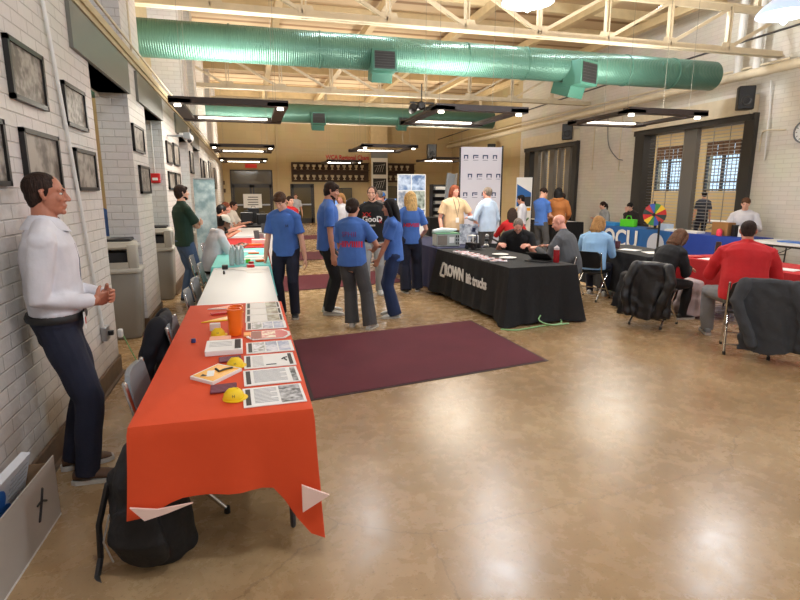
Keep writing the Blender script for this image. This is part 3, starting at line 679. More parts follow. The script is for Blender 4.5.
pipe('hanging_cable', [(XR-.05, 15.9, 4.1), (XR-.06, 15.75, 3.2), (XR-.05, 15.3, 2.75), (XR-.05, 15.0, 2.66)], .014, M['gray'], 'gray cable looping down the white wall left of large rolling door', 'cable')
pipe('wall_bracket', [(XR-.02, 10.22, 2.6), (XR-.03, 10.2, 2.95), (XR-.25, 9.9, 3.02), (XR-.3, 9.4, 2.98)], .018, M['cream'], 'small cream pipe arm on the white wall right of the rolling door', 'bracket')
pipe('door_cable', [(XR-.1, 10.08, 4.1), (XR-.05, 10.06, 3.5), (XR-.09, 10.02, 3.0), (XR-.03, 10.05, 2.4)], .016, M['white'], 'white cable hanging beside the right jamb of large rolling door', 'cable')
# outlet, alarm, camera, clock, speakers
t = thing('power_outlet', 'small gray power outlet box on the white brick wall behind the man', 'outlet', (XL, 4.97, .5))
part('box', MB().rbox(0, .05, -.06, .06, -.06, .06, .006), M['silver'], t); part('plug', MB().rbox(.05, .09, -.02, .02, -.02, .02, .004), M['black'], t)
o = solo('charger', MB().rbox(-.02, .02, -.03, .03, -.035, .035, .008), M['white'], 'white charger plugged near the wall outlet behind the man', 'charger', (XL+.13, 5.02, .48))
pipe('extension_cable', [(XL+.14, 5.05, .46), (-1.05, 5.1, .2), (-.9, 4.9, .012), (-.75, 4.2, .012), (-.66, 3.7, .012), (-.5, 3.6, .012)], .006, M['hose'], 'thin cord from the wall charger across the floor to the orange table', 'cord', n=6)
t = thing('fire_alarm', 'red fire alarm strobe on the second white brick pillar', 'alarm', (-1.42, 9.5, 1.91)); part('housing', MB().rbox(-.075, .075, -.05, 0, -.09, .06, .01), M['red'], t); part('strobe', MB().rbox(-.04, .04, -.065, -.05, -.05, -.01, .004), M['paper'], t)
t = thing('security_camera', 'white dome security camera on bracket on the left wall', 'camera', (XL, 11.6, 2.72)); part('arm', MB().box(0, .18, -.02, .02, .04, .08), M['white'], t); part('dome', MB().ell((.2, 0, -.02), (.09, .09, .09)), M['white'], t, smooth=True); part('lens', MB().ell((.21, -.05, -.06), (.045, .045, .045)), M['black'], t, smooth=True)
t = thing('security_camera', 'small dark camera with clear housing bracketed on the left pillar edge', 'camera', (XL, 10.05, 2.6)); part('arm', MB().box(-.02, .3, -.015, .015, -.015, .015), M['silver'], t); part('body', MB().bx((.32, -.05, .0), (.1, .2, .1)), M['gray'], t)
t = thing('wall_clock', 'round white wall clock on white block wall at right edge', 'clock', (XR, 9.2, 2.93), 0); rY = Matrix.Rotation(-PI/2, 3, 'Y')
part('rim', MB().lathe([(.23, 0), (.23, .05), (.205, .05), (.205, .02)], (0, 0, 0), 32, rY), M['gray'], t, smooth=40); part('dial', MB().lathe([(.001, .02), (.206, .02), (.206, .025), (.001, .025)], (0, 0, 0), 32, rY), M['paper'], t)
k_ = MB()
for i in range(12): k_.bx((-.028, .17*math.sin(i*PI/6), .17*math.cos(i*PI/6)), (.004, .012, .03), Matrix.Rotation(-i*PI/6, 3, 'X'))
part('hour_marks', k_, M['ink'], t); part('hour_hand', MB().bx((-.032, -.03, .03), (.004, .016, .1), Matrix.Rotation(PI/4, 3, 'X')), M['ink'], t); part('minute_hand', MB().bx((-.034, .04, .05), (.004, .01, .15), Matrix.Rotation(-PI/5, 3, 'X')), M['ink'], t)
def speaker(x, y, z, s, rz, label):
    t = thing('wall_speaker', label, 'speaker', (x, y, z), rz); part('cabinet', MB().rbox(-.2*s, .2*s, -.16*s, .16*s, -.3*s, .3*s, .02), M['black'], t)
    part('woofer', MB().lathe([(.14*s, 0), (.12*s, .02), (.05*s, -.02), (.001, .0)], (0, -.16*s, -.08*s), 20, Matrix.Rotation(PI/2, 3, 'X')), M['darkgray'], t, smooth=40); part('bracket', MB().bar((0, .16*s, 0), (.1, .4*s, .05), .04), M['black'], t)
speaker(XR-.35, 10.45, 3.78, .85, R(-35), 'black speaker mounted above the right jamb of the rolling door'); speaker(XR-.35, 17.75, 3.78, .9, R(-35), 'black speaker mounted above the farther rolling door')
speaker(8.4, 25, 3.55, 1.1, R(-10), 'black speaker hanging left of the white logo backdrop'); speaker(XR-.4, 24.0, 3.6, .9, R(-30), 'small dark speaker high on the tan wall at the right, above the backdrop')
t = thing('spotlight_cluster', 'cluster of black round spotlights hanging under the second truss', 'spotlight', (4.75, 15.2, 3.95))
for i, (a, b) in enumerate(((-.22, .0), (0, .08), (.2, -.02), (.36, .05))): part('lamp_can', MB().lathe([(.09, -.1), (.12, .02), (.12, .12), (.08, .16)], (a, 0, b), 16, Matrix.Rotation(R(70+15*i), 3, 'X')), M['black'], t, smooth=40)
part('hanger', MB().box(-.3, .42, -.02, .02, .16, .2).box(.03, .06, -.015, .015, .2, .68), M['black'], t)
# ------------------------------------------------------------------ lamps
LIGHTS = []
def lamp(name, kind, loc, e, size=.2, col=(1, .93, .82), rot=(0, 0, 0), sy=None, spread=None):
    d = bpy.data.lights.new(name, kind); d.energy = e; d.color = col
    if kind == 'AREA':
        d.size = size
        if sy: d.shape = 'RECTANGLE'; d.size_y = sy
        if spread: d.spread = spread
    else: d.shadow_soft_size = size
    o = bpy.data.objects.new(name, d); C.objects.link(o); o.location = loc; o.rotation_euler = rot; return o
def pendant(x0, x1, y0, y1, label, z=3.0, e=95):
    cx, cy, hx, hy = (x0+x1)/2, (y0+y1)/2, (x1-x0)/2, (y1-y0)/2
    t = thing('pendant_light', label, 'light', (cx, cy, z)); b = .19
    part('frame', MB().box(-hx, hx, -hy, -hy+b, 0, .09).box(-hx, hx, hy-b, hy, 0, .09).box(-hx, -hx+b, -hy, hy, .01, .06).box(hx-b, hx, -hy, hy, .01, .06), M['fixture'], t)
    for sg in (-1, 1):
        part('lamp_tube', MB().box(-hx*.7, hx*.7, sg*(hy-b-.07)-.04, sg*(hy-b-.07)+.04, .03, .055), M['lamp'], t)
        for sx in (-1, 1):
            part('corner_plate', MB().prism([(0, 0), (.32, 0), (0, .32)], (sx*hx, sg*hy, -.005), (-sx, 0, 0), (0, -sg, 0), (0, 0, .06)), M['fixture'], t)
            if sg < 0: part('spot_lamp', MB().lathe([(.05, -.03), (.05, .0), (.001, .0)], (sx*(hx-.12), sg*(hy-.12), -.01), 14), M['lamp'], t)
    for sx in (-1, 1):
        for sy in (-.7, 0): part('hanger_wire', MB().tube([(sx*hx*.8, sy*hy, .06), (sx*hx*.8, sy*hy, ZR-z-.3)], .0025, 5), M['wire'], t)
    lamp('tube_light', 'AREA', (cx, cy, z-.03), e, hx*1.3, sy=hy*1.6); lamp('ceiling_fill', 'AREA', (cx, cy, z+.12), e*1.9, hx*1.3, sy=hy*1.6, rot=(PI, 0, 0))  # the upward area light is added to brighten the ceiling
pendant(-1.1, .67, 9.1, 11.4, 'dark rectangular hanging light over the left tables, nearest the camera')
pendant(-1.05, .82, 17.4, 20.0, 'dark rectangular hanging light over the left side, second one back')
pendant(-1.15, .84, 24.3, 26.8, 'dark rectangular hanging light farthest back, before the glass double door')
pendant(3.3, 5.05, 16.3, 18.6, 'dark rectangular hanging light in front of the far trophy shelves')
pendant(3.0, 4.65, 8.7, 10.9, 'dark rectangular hanging light over the middle of the hall, nearer one')
pendant(6.28, 7.9, 8.2, 10.1, 'dark rectangular hanging light before the large rolling door')
pendant(7.3, 9.2, 21.6, 23.9, 'dark rectangular hanging light just left of the white backdrop top')
pendant(3.4, 5.0, 24.6, 26.6, 'small-looking far hanging light under the red wall lettering')
def highbay(x, y, z, label, e=150, r=.3):
    t = thing('high_bay_lamp', label, 'lamp', (x, y, z)); part('dome', MB().lathe([(r, 0), (r*.99, .03), (r*.8, .1), (r*.5, .17), (r*.22, .2), (.05, .22), (.05, .21), (r*.2, .185), (r*.47, .155), (r*.77, .085), (r*.95, .02)], n=32), M['lampw'], t, smooth=50)
    part('bulb', MB().lathe([(.001, -.11), (.035, -.08), (.07, .0), (.085, .06), (.05, .12), (.03, .16)], n=20), M['bulb'], t, smooth=50); part('ballast', MB().lathe([(.05, .2), (.09, .22), (.09, .36), (.04, .4)], n=16), M['gray'], t, smooth=40)
    part('stem', MB().tube([(0, 0, .38), (0, 0, ZR-z-.02)], .012, 6), M['gray'], t)
    lamp('bay_light', 'POINT', (x, y, z-.2), e, .16, (.93, .96, 1))
highbay(3.24, 6.2, 3.84, 'white glowing high bay lamp at the top edge near the middle'); highbay(6.30, 5.55, 3.76, 'white glowing high bay lamp at the top right corner')
highbay(.2, 6.2-5.4, 4.2, 'added unseen high bay fill lamp overhead near the camera, over the left side', e=190); highbay(3.4, -.4, 4.2, 'added unseen high bay fill lamp behind the camera in the middle', e=190); highbay(7.4, 1.2, 4.2, 'added unseen high bay fill lamp overhead, over the right foreground', e=190)  # out-of-view lamps added as fill for the near part of the hall
highbay(9.6, -2.6, 4.2, 'added unseen high bay fill lamp behind the camera at the right', e=190)  # one more out-of-view lamp added as fill
highbay(2.2, 10.9, 6.0, 'added hidden high bay fill lamp up between the first and second truss, left', e=200); highbay(5.2, 10.8, 6.0, 'added hidden high bay fill lamp up between the first and second truss, middle', e=230); highbay(8.6, 10.6, 6.0, 'added hidden high bay fill lamp up between the first and second truss, right', e=160)  # lamps added above the frame to brighten the backdrop and mid hall
for x, y, e in ((-4, 6, 240), (-4, 12, 240), (-3.6, 18, 160)): lamp('hall_fill', 'POINT', (x, y, 4.4), e, .3)  # bare point lights without fixtures, added to brighten the left hall
lamp('annex_fill', 'AREA', (14.2, 13.0, 4.3), 260, 3, sy=7); lamp('annex_fill', 'AREA', (14.2, 20, 4.3), 260, 3, sy=5)  # area lights added under the annex ceiling to lift its brightness, no fixtures
# ------------------------------------------------------------------ rugs
def quad_rug(pts, label):
    t = MB(); cx = sum(p[0] for p in pts)/4; cy = sum(p[1] for p in pts)/4
    def ring(k, z): return [(cx+(p[0]-cx)*k, cy+(p[1]-cy)*k, z) for p in pts]
    o = thing('carpet_mat', label, 'rug', (0, 0, 0)); part('border', MB().loft([ring(1, .001), ring(1, .006), ring(.985, .007)]), M['rugedge'], o); part('pile', MB().loft([ring(.975, .002), ring(.975, .011)]), M['rug'], o)
quad_rug([(.40, 4.22), (2.84, 4.66), (2.76, 6.50), (.38, 6.12)], 'large maroon carpet mat on the bare floor nearest the camera')
quad_rug([(-.1, 9.2), (2.80, 9.74), (2.62, 11.3), (-.1, 10.95)], 'maroon carpet mat under the group of people, second one back')
quad_rug([(-.3, 13.4), (2.0, 13.7), (1.95, 15.6), (-.3, 15.3)], 'maroon carpet mat farther back beside the left tables')
quad_rug([(.2, 19.5), (2.6, 19.8), (2.5, 21.6), (.2, 21.3)], 'small-looking maroon carpet mat farthest back in the hall')
# ------------------------------------------------------------------ tables
def table(label, loc, rz, lx, ly, h=.74, top='tabletop', group=None, thick=.035):
    "lx by ly, origin at centre on the floor"
    t = thing('folding_table', label, 'table', loc, rz, group)
    part('tabletop', MB().rbox(-lx/2, lx/2, -ly/2, ly/2, h-thick, h, .008), M[top], t)
    part('apron', MB().box(-lx/2+.05, lx/2-.05, -ly/2+.04, -ly/2+.06, h-.09, h-.04).box(-lx/2+.05, lx/2-.05, ly/2-.06, ly/2-.04, h-.09, h-.04).box(-lx/2+.05, -lx/2+.07, -ly/2+.04, ly/2-.04, h-.09, h-.04).box(lx/2-.07, lx/2-.05, -ly/2+.04, ly/2-.04, h-.09, h-.04), M['darkgray'], t)
    for sx in (-1, 1):
        for sy in (-1, 1):
            part('leg', MB().tube([(sx*(lx/2-.09), sy*(ly/2-.3), h-.05), (sx*(lx/2-.08), sy*(ly/2-.26), .016)], .014, 8), M['darkgray'], t)
    for sy in (-1, 1): part('brace', MB().tube([(-(lx/2-.09), sy*(ly/2-.29), .45), ((lx/2-.09), sy*(ly/2-.29), .45)], .010, 6).tube([(0, sy*(ly/2-.29), .45), (0, sy*(ly/2-.75), h-.06)], .009, 6), M['darkgray'], t)
    return t
def tcloth(name, label, loc, rz, lx, ly, hem, m, h=.748, flare=.05, wave=.018, nw=5, cat='tablecloth', group=None, corner=None, back=None, seed=1, straight=False):
    "cloth over a table: top plus hanging skirt with folds; hem = height of the hem at the four sides (-y,+x,+y,-x)"
    rnd = random.Random(seed); hx, hy = lx/2+.006, ly/2+.006; N = 40; path = []
    cs = [(-hx, -hy), (hx, -hy), (hx, hy), (-hx, hy)]
    for q in range(4):
        a, b = V(cs[q]+(0,)), V(cs[(q+1) % 4]+(0,)); L = (b-a).length; n = max(6, int(L/.045)); nrm = V((b-a).normalized()); nrm = V((nrm.y, -nrm.x, 0))
        for i in range(n):
            u = i/n; path.append((a.lerp(b, u), nrm, q, u, L))
    k = len(path); ph = [rnd.uniform(0, 6) for _ in range(4)]
    rows = 14; rings = []
    def pt(i, v):
        p, nrm, q, u, L = path[i]; e = min(u, 1-u)*L; cw = math.exp(-(e/.10)**2)
        nn = nrm
        if u*L < .12: prev = path[(i-int(u*L/.045)-2) % k][1]; nn = (nrm*(.5+.5*min(1, u*L/.12))+prev*(.5-.5*min(1, u*L/.12))).normalized()
        elif (1-u)*L < .12: nx = path[(i+int((1-u)*L/.045)+2) % k][1]; f = min(1, (1-u)*L/.12); nn = (nrm*(.5+.5*f)+nx*(.5-.5*f)).normalized()
        hb = hem[q]; 
        if corner:
            for ci, hz, rad in corner:
                c = V(cs[ci]+(0,)); d = (p-c).length; f = max(0, 1-d/rad); hb = hb+(hz-hb)*f*f*(3-2*f)
        hb = hb+.008*math.sin(u*L*5+ph[q])
        z = h-(h-hb)*v
        if straight: off = .004
        else: off = .006+flare*v*v*.5+(wave*(math.sin(u*L*2*PI/(.9/nw*1.9)+ph[q])+.5*math.sin(u*L*31+ph[q]*2)))*v*(1-cw)+cw*flare*1.1*v
        off += .012*math.sqrt(max(0, v))*0
        return p+nn*off+V((0, 0, z))
    top = [p[0]*.985+V((0, 0, h+.004)) for p in path]; rings.append([p[0]*.2+V((0, 0, h+.004)) for p in path]); rings.append(top)
    rings.append([p[0]+V((0, 0, h+.001)) for p in path])
    for r in range(1, rows+1): rings.append([pt(i, r/rows) for i in range(k)])
    inner = [[p-path[i][1]*.004 for i, p in enumerate(rg)] for rg in rings[3:]][::-1]+[[p[0]*.98+V((0, 0, h+.0005)) for p in path]]
    m_ = MB(); m_.loft(rings, False); m_.add(rings[0], [tuple(range(k))]); m_.mi(1); m_.loft([rings[-1]]+inner, False)
    o = part(name, m_, [m, back or m], None, None, 35); o.location = loc; o.rotation_euler = (0, 0, rz); tag(o, label, cat, group); return o
# orange table
table('folding table hidden under the orange cloth, nearest the camera', (-.15, 3.48, 0), 0, .72, 2.42, top='tabletop')
oc = tcloth('tablecloth', 'bright orange tablecloth with white underside on nearest left table', (-.15, 3.48, 0), 0, .73, 2.45, (.41, .36, .5, .36), M['orange'], flare=.025, wave=.012, corner=[(0, .35, .2), (1, .14, .2)], back=M['clothback'])
fl = MB(); fl.prism([(0, .13), (.0, .0), (.12, .06)], (.305, -1.29, .30), (1, .05, 0), (0, 0, 1), (0, -.012, 0)); part('turned_corner', fl, M['clothback'], oc, 'white underside of the cloth showing')
fl = MB(); fl.prism([(0, .045), (.10, .022), (.24, .03), (.14, .0), (.05, -.02)], (-.38, -1.285, .385), (1, 0, 0), (0, 0, 1), (0, -.01, 0)); part('turned_corner', fl, M['clothback'], oc, 'white underside of the cloth showing')
table('bare white folding table behind the orange one', (-.14, 5.93, 0), 0, .68, 2.4)
table('folding table under the light teal cloth', (-.14, 8.3, 0), 0, .68, 2.2)
tcloth('tablecloth', 'light teal tablecloth on the third table of the left row', (-.14, 8.3, 0), 0, .72, 2.25, (.5, .35, .5, .4), M['teal'], seed=3)
table('folding table under red cloth behind the teal one', (-.12, 10.6, 0), 0, .72, 2.0)
tcloth('tablecloth', 'red tablecloth on the fourth table of the left row', (-.12, 10.6, 0), 0, .76, 2.05, (.3, .3, .3, .3), M['redcloth'], seed=4)
table('folding table under white cloth before the glass double door', (-.02, 13.6, 0), 0, .95, 2.6)
tcloth('tablecloth', 'white tablecloth on the fifth table of the left row', (-.02, 13.6, 0), 0, 1.0, 2.65, (.1, .1, .1, .1), mat('white_cloth', (226, 226, 226), .8), seed=5)
table('folding table under black cloth at the far end of the left row', (.25, 17.4, 0), 0, 1.3, 3.2)
tcloth('tablecloth', 'black tablecloth on the farthest table of the left row', (.25, 17.4, 0), 0, 1.35, 3.25, (.1, .1, .1, .1), M['blackcloth'], seed=6)
# paper goods on the orange table -------------------------------------------
Z0 = .7535
def sheet(x0, x1, y0, y1, label, style, z=Z0, rz=0, cat='flyer', group=None):
    t = thing('flyer', label, cat, ((x0+x1)/2, (y0+y1)/2, z), rz, group); a, b = (x1-x0)/2, (y1-y0)/2
    part('sheet', MB().box(-a, a, -b, b, 0, .0035), M['paper'], t)
    q = lambda n, m, *r: part(n, MB().box(r[0], r[1], r[2], r[3], .0035, .0045), m, t)
    q('header_bar', M['ink'], -a+.012, -a+.034, -b+.02, b-.02)
    if style in (0, 1):
        mb = MB()
        for i in range(11): mb.box(-a+.05, (a*.12 if style == 0 else a*.55)-(.03 if i % 4 == 3 else 0), b-.03-i*(2*b-.05)/11, b-.024-i*(2*b-.05)/11, .0035, .0045)
        part('text', mb, M['inkgray'], t)
        if style == 0: q('photo', photo_mat('print_%d' % len(MATS), (60, 62, 64), (200, 200, 205), 25, len(MATS)), a*.2, a-.012, -b+.015, b-.012)
        else: q('photo', photo_mat('print_%d' % len(MATS), (52, 54, 56), (170, 172, 176), 30, len(MATS)), a*.72, a-.012, -b+.012, b-.012)
    if style == 2:
        mb = MB()
        for i in range(9): mb.box(-a+.045, -a*.25, b-.04-i*.022, b-.035-i*.022, .0035, .0045)
        part('text', mb, M['inkgray'], t); q('header_bar', M['ink'], a-.034, a-.014, -b+.02, b-.02)
        g = MB(); g.tube([(a*.5, 0, .005), (a*.56, .02, .005), (a*.7, .03, .005)], .004, 5).tube([(a*.56, .02, .005), (a*.66, -.03, .005)], .004, 5).tube([(-.02, -b*.7, .005), (.0, -b*.68, .005), (.03, -b*.7, .005)], .003, 5); part('drawing', g, M['ink'], t)
    if style == 3:
        for i, c in enumerate(((96, 104, 92), (120, 132, 160), (150, 160, 190))): q('photo', photo_mat('print_%d' % len(MATS), c, (215, 215, 225), 30, len(MATS)), -a+.04+i*(2*a-.05)/3, -a+.032+(i+1)*(2*a-.05)/3, -b+.02, b-.015)
    if style == 4:
        q('photo', photo_mat('print_%d' % len(MATS), (110, 96, 60), (190, 190, 175), 22, len(MATS)), a*.15, a-.03, -b+.015, b-.012); q('header_bar', M['ink'], a-.026, a-.01, -b+.02, b-.02)
    return t
sheet(-.075, .2, 2.325, 2.565, 'printed flyer with black side bar and machinery photo, nearest the camera', 0, rz=R(2))
sheet(-.075, .2, 2.60, 2.84, 'printed text flyer with dark photo at right edge, second from the near end', 1, rz=R(2))
sheet(-.075, .2, 2.87, 3.11, 'printed flyer with small black line drawing, third from the near end', 2, rz=R(1))
sheet(-.065, .21, 3.15, 3.39, 'flyer with three bluish photos in a row, nearer of the two alike', 3, rz=R(1))
sheet(-.07, .205, 3.72, 3.94, 'flyer with three bluish photos, farther one just past the octagonal card', 3)
sheet(-.075, .2, 3.95, 4.18, 'flyer with green-brown photo lying past the octagonal card', 4); sheet(-.075, .2, 4.19, 4.41, 'flyer with tree photo, second from the far edge of orange cloth', 4); sheet(-.075, .2, 4.42, 4.66, 'flyer with field photo at the far edge of the orange cloth', 4)
t = thing('octagonal_card', 'octagonal red and maroon card with white border among the flyers', 'card', (.075, 3.56, Z0))
oc8 = [(-.14, -.04), (-.10, -.11), (.10, -.11), (.14, -.04), (.14, .04), (.10, .11), (-.10, .11), (-.14, .04)]
part('card', MB().prism(oc8, (0, 0, 0), (1, 0, 0), (0, 1, 0), (0, 0, .005)), M['paper'], t); part('red_field', MB().prism([(x*.88, y*.88) for x, y in oc8], (0, 0, .005), (1, 0, 0), (0, 1, 0), (0, 0, .001)), M['red'], t)
part('brown_field', MB().box(-.11, -.045, -.09, .09, .006, .0068), mat('card_brown', (140, 60, 40), .5), t); part('pale_field', MB().box(-.04, .045, -.085, .085, .006, .0068), photo_mat('print_oct', (190, 70, 60), (240, 225, 200), 40, 4), t)
t = thing('diamond_sign', 'yellow diamond road sign card with black arrow on orange cloth', 'sign', (-.21, 2.81, Z0), 0)
dm = [(-.13, -.01), (0, -.15), (.13, .03), (0, .155)]
dm = [(-.125, -.03), (-.01, -.15), (.125, .035), (.0, .15)]
part('stack', MB().prism(dm, (0, 0, 0), (1, 0, 0), (0, 1, 0), (0, 0, .016)), M['paper'], t); part('yellow_face', MB().prism([(x*.9, y*.9) for x, y in dm], (0, 0, .016), (1, 0, 0), (0, 1, 0), (0, 0, .001)), M['amber'], t)
g = MB(); g.tube([(-.005, .05, .018), (.015, -.0, .018), (.04, .03, .018), (.075, .045, .018)], .007, 6).prism([(0, 0), (.035, .0), (.01, .035)], (-.075, -.05, .0172), (1, 0, 0), (0, 1, 0), (0, 0, .001)); part('arrow', g, M['ink'], t)
part('white_patch', MB().box(-.045, -.01, -.06, .03, .0172, .018), M['paper'], t)
t = thing('booklet_stack', 'stack of white booklets with a black corner beside the cup', 'booklets', (-.19, 3.28, Z0), R(1)); part('booklets', MB().rbox(-.105, .105, -.12, .12, 0, .032, .003), M['paper'], t)
part('corner_block', MB().box(.06, .095, -.10, .10, .032, .0335), M['ink'], t); g = MB(); [g.box(-.085, .045, .06-i*.03, .066-i*.03, .032, .033) for i in range(4)]; part('text', g, M['inkgray'], t)
def hat(x, y, label, rz=0, s=1, z=Z0):
    s *= .86
    t = thing('foam_hard_hat', label, 'hard hat', (x, y, z), rz); part('shell', MB().lathe([(.055*s, 0), (.056*s, .012*s), (.05*s, .032*s), (.034*s, .05*s), (.014*s, .058*s), (.001, .059*s)], n=20), M['yellow'], t, smooth=60)
    part('brim', MB().lathe([(.05*s, 0), (.066*s, .001), (.066*s, .005), (.054*s, .009*s)], (.006, 0, 0), 20), M['yellow'], t, smooth=60); part('ridge', MB().tube([(-.045*s, 0, .03*s), (-.02*s, 0, .056*s), (.02*s, 0, .056*s), (.045*s, 0, .03*s)], .006*s, 6), M['yellow'], t, smooth=60)
    lettering('logo', 'H', .022*s, M['ink'], t, (0, -.05*s, .03*s), (1, 0, 0), (0, .35, 1), .001)
hat(-.115, 2.45, 'small yellow foam hard hat nearest the camera on orange cloth'); hat(-.12, 2.94, 'small yellow foam hard hat between the booklets and the diamond sign', s=.95)
hat(-.245, 3.64, 'small yellow foam hard hat left of the orange cup, small white box behind', s=.95); hat(-.15, 4.33, 'small yellow foam hard hat behind the orange cup', s=.95)
def cards(x, y, a, b, label, m, rz=0, n=4):
    t = thing('pen_bundle', label, 'pens', (x, y, Z0), rz)
    for i in range(n): part('pen', MB().tube([(-a, (-.5+(i+.5)/n)*b*2, .008), (a, (-.5+(i+.5)/n)*b*2+.006, .008)], .006, 6), m, t)
cards(-.165, 2.58, .055, .055, 'bundle of maroon pens beside the nearest yellow foam hat', M['purple'], R(2), 6); cards(-.15, 3.055, .055, .045, 'bundle of maroon pens before the white booklet stack', M['purple'], R(4), 5)
cards(-.26, 4.3, .07, .03, 'bundle of red pens behind the yellow triangle card', M['red'], R(15), 4)
solo('plastic_cup', MB().lathe([(.036, 0), (.04, .002), (.047, .17), (.05, .172), (.05, .178), (.043, .178), (.036, .01), (.001, .008)], n=24), M['orplastic'], 'tall orange plastic cup in the middle of the orange table', 'cup', (-.135, 3.62, Z0), smooth=40)
solo('plastic_cup', MB().lathe([(.036, 0), (.04, .002), (.047, .15), (.05, .152), (.05, .158), (.043, .158), (.036, .01), (.001, .008)], n=24), M['orplastic'], 'orange plastic cup standing just behind the tall one', 'cup', (-.13, 3.80, Z0), smooth=40)
t = thing('triangle_card', 'yellow triangular warning card lying behind the orange cups', 'card', (-.25, 4.1, Z0)); part('card', MB().prism([(-.13, -.07), (.13, -.03), (.06, .1)], (0, 0, 0), (1, 0, 0), (0, 1, 0), (0, 0, .006)), M['yellow'], t); part('face', MB().prism([(-.08, -.045), (.09, -.015), (.045, .07)], (0, 0, .006), (1, 0, 0), (0, 1, 0), (0, 0, .001)), M['amber'], t)
t = thing('triangle_card', 'white and orange triangular card at the far edge of the orange cloth', 'card', (-.24, 4.52, Z0)); part('card', MB().prism([(-.13, -.03), (.12, -.05), (.05, .08)], (0, 0, 0), (1, 0, 0), (0, 1, 0), (0, 0, .006)), M['paper'], t); part('face', MB().prism([(-.08, -.02), (.08, -.035), (.035, .05)], (0, 0, .006), (1, 0, 0), (0, 1, 0), (0, 0, .001)), M['orplastic'], t)
solo('sticker_box', MB().rbox(-.065, .065, -.045, .045, 0, .02, .003), mat('peach_box', (240, 170, 140), .5), 'flat peach box of stickers before the left foam hat', 'box', (-.225, 3.5, Z0))
solo('card_box', MB().rbox(-.035, .035, -.02, .02, 0, .05, .003), M['paper'], 'small white box behind the left foam hat', 'box', (-.27, 3.78, Z0)); solo('post_it_block', MB().rbox(-.022, .022, -.04, .04, 0, .012, .002), mat('peach_note', (250, 190, 120), .6), 'small pale orange note block right of orange cup', 'notes', (-.06, 3.57+.02, Z0))
solo('plastic_stopper', MB().lathe([(.014, 0), (.014, .022), (.010, .025), (.001, .025)], n=14), mat('dark_blue', (44, 56, 110), .4), 'small dark blue cap alone at the left of the orange cloth', 'cap', (-.385, 3.5, Z0), smooth=40)
solo('plastic_stopper', MB().lathe([(.012, 0), (.012, .025), (.006, .04), (.001, .042)], n=12), M['ink'], 'small black cap alone on the bare white table', 'cap', (-.33, 6.55, .7415), smooth=40)
# things on the far end of the white and teal tables
def clutter(kind, x, y, z, label, **k):
    rz = k.get('rz', 0); m = k.get('m', M['paper']); d = k.get('d', (.2, .28, .01))
    if kind == 'box': return solo(k.get('name', 'box'), MB().rbox(-d[0]/2, d[0]/2, -d[1]/2, d[1]/2, 0, d[2], min(.006, d[2]*.3)), m, label, k.get('cat', 'box'), (x, y, z), rz)
    if kind == 'paper': return solo('paper_sheet', MB().box(-d[0]/2, d[0]/2, -d[1]/2, d[1]/2, 0, d[2]), m, label, 'paper', (x, y, z), rz)
ZT = .7415; ZC = .7535
for i, (x, y, rz, l) in enumerate(((.02, 6.72, .3, 'white papers at the far right of the bare white table, front sheet'), (.06, 6.98, -.1, 'white paper at the far edge of the bare white table'), (-.12, 6.95, .8, 'white paper lying turned at the far middle of the white table'))): clutter('paper', x, y, ZT+.0015*i, l, rz=rz, d=(.22, .28, .0012))
t = thing('power_adapter', 'small black cube adapter with white cord at the white table corner', 'adapter', (-.335, 6.97, ZT)); part('cube', MB().rbox(-.035, .035, -.03, .03, 0, .055, .005), M['black'], t); part('cord', MB().tube([(-.03, 0, .02), (-.1, .01, .006), (-.125, .03, .006)], .006, 6), M['white'], t)
clutter('box', -.03, 7.05, ZT, 'red candy bag at the far edge of the white table', d=(.09, .06, .04), m=M['red'], name='candy_bag', cat='bag', rz=.4)
clutter('box', .1, 7.55, ZC, 'orange packet on the teal cloth, right side', d=(.12, .08, .025), m=M['orplastic'], name='packet', cat='packet', rz=.3); clutter('box', .02, 8.55, ZC, 'flat orange packet in the middle of teal cloth', d=(.16, .1, .02), m=M['orplastic'], name='packet', cat='packet')
clutter('box', -.06, 7.45, ZC, 'yellow green packet on teal cloth beside the bottles', d=(.06, .06, .05), m=M['green'], name='packet', cat='packet'); clutter('box', -.02, 7.35, ZC, 'small red packet on teal cloth near the white table', d=(.07, .05, .03), m=M['red'], name='packet', cat='packet')
for i, (x, y, rz, l) in enumerate(((.0, 7.9, .2, 'white paper on teal cloth, nearest sheet'), (.05, 8.2, -.2, 'white paper on the teal cloth, middle sheet'), (-.1, 8.9, .1, 'white paper on the teal cloth, farthest sheet'))): clutter('paper', x, y, ZC, l, rz=rz, d=(.3, .21, .002))
def bottle(x, y, z, label, r=.035, h=.22, m=None, capm=None, grp=None):
    t = thing('bottle', label, 'bottle', (x, y, z), 0, grp); part('body', MB().lathe([(.001, 0), (r, .003), (r, h*.62), (r*.6, h*.8), (r*.38, h*.86), (r*.38, h*.93), (.001, h*.94)], n=16), m or mat('clear_plastic', (205, 215, 220), .1, trans=.6), t, smooth=40); part('plastic_stopper', MB().lathe([(r*.45, h*.92), (r*.45, h), (.001, h)], n=12), capm or M['white'], t)
for i, (x, y, l) in enumerate(((-.26, 7.22, 'clear bottle at the near left corner of teal cloth, leftmost'), (-.19, 7.28, 'clear bottle standing second in the cluster on teal cloth'), (-.25, 7.42, 'clear bottle at the back of the cluster on teal cloth'), (-.14, 7.38, 'clear bottle at the right of the cluster on teal cloth'))): bottle(x, y, ZC, l, .032, .25)
clutter('box', .15, 10.2, ZC, 'white box with pink side on red cloth', d=(.3, .2, .08), name='box', m=mat('pale_pink', (240, 200, 200), .6)); clutter('box', -.0, 9.9, ZC, 'orange tray at the near edge of the red cloth', d=(.35, .12, .03), m=M['orplastic'], name='tray', cat='tray')
clutter('box', .18, 11.2, ZC, 'small silver device on the far part of red cloth', d=(.12, .12, .12), m=M['silver'], name='device', cat='device')
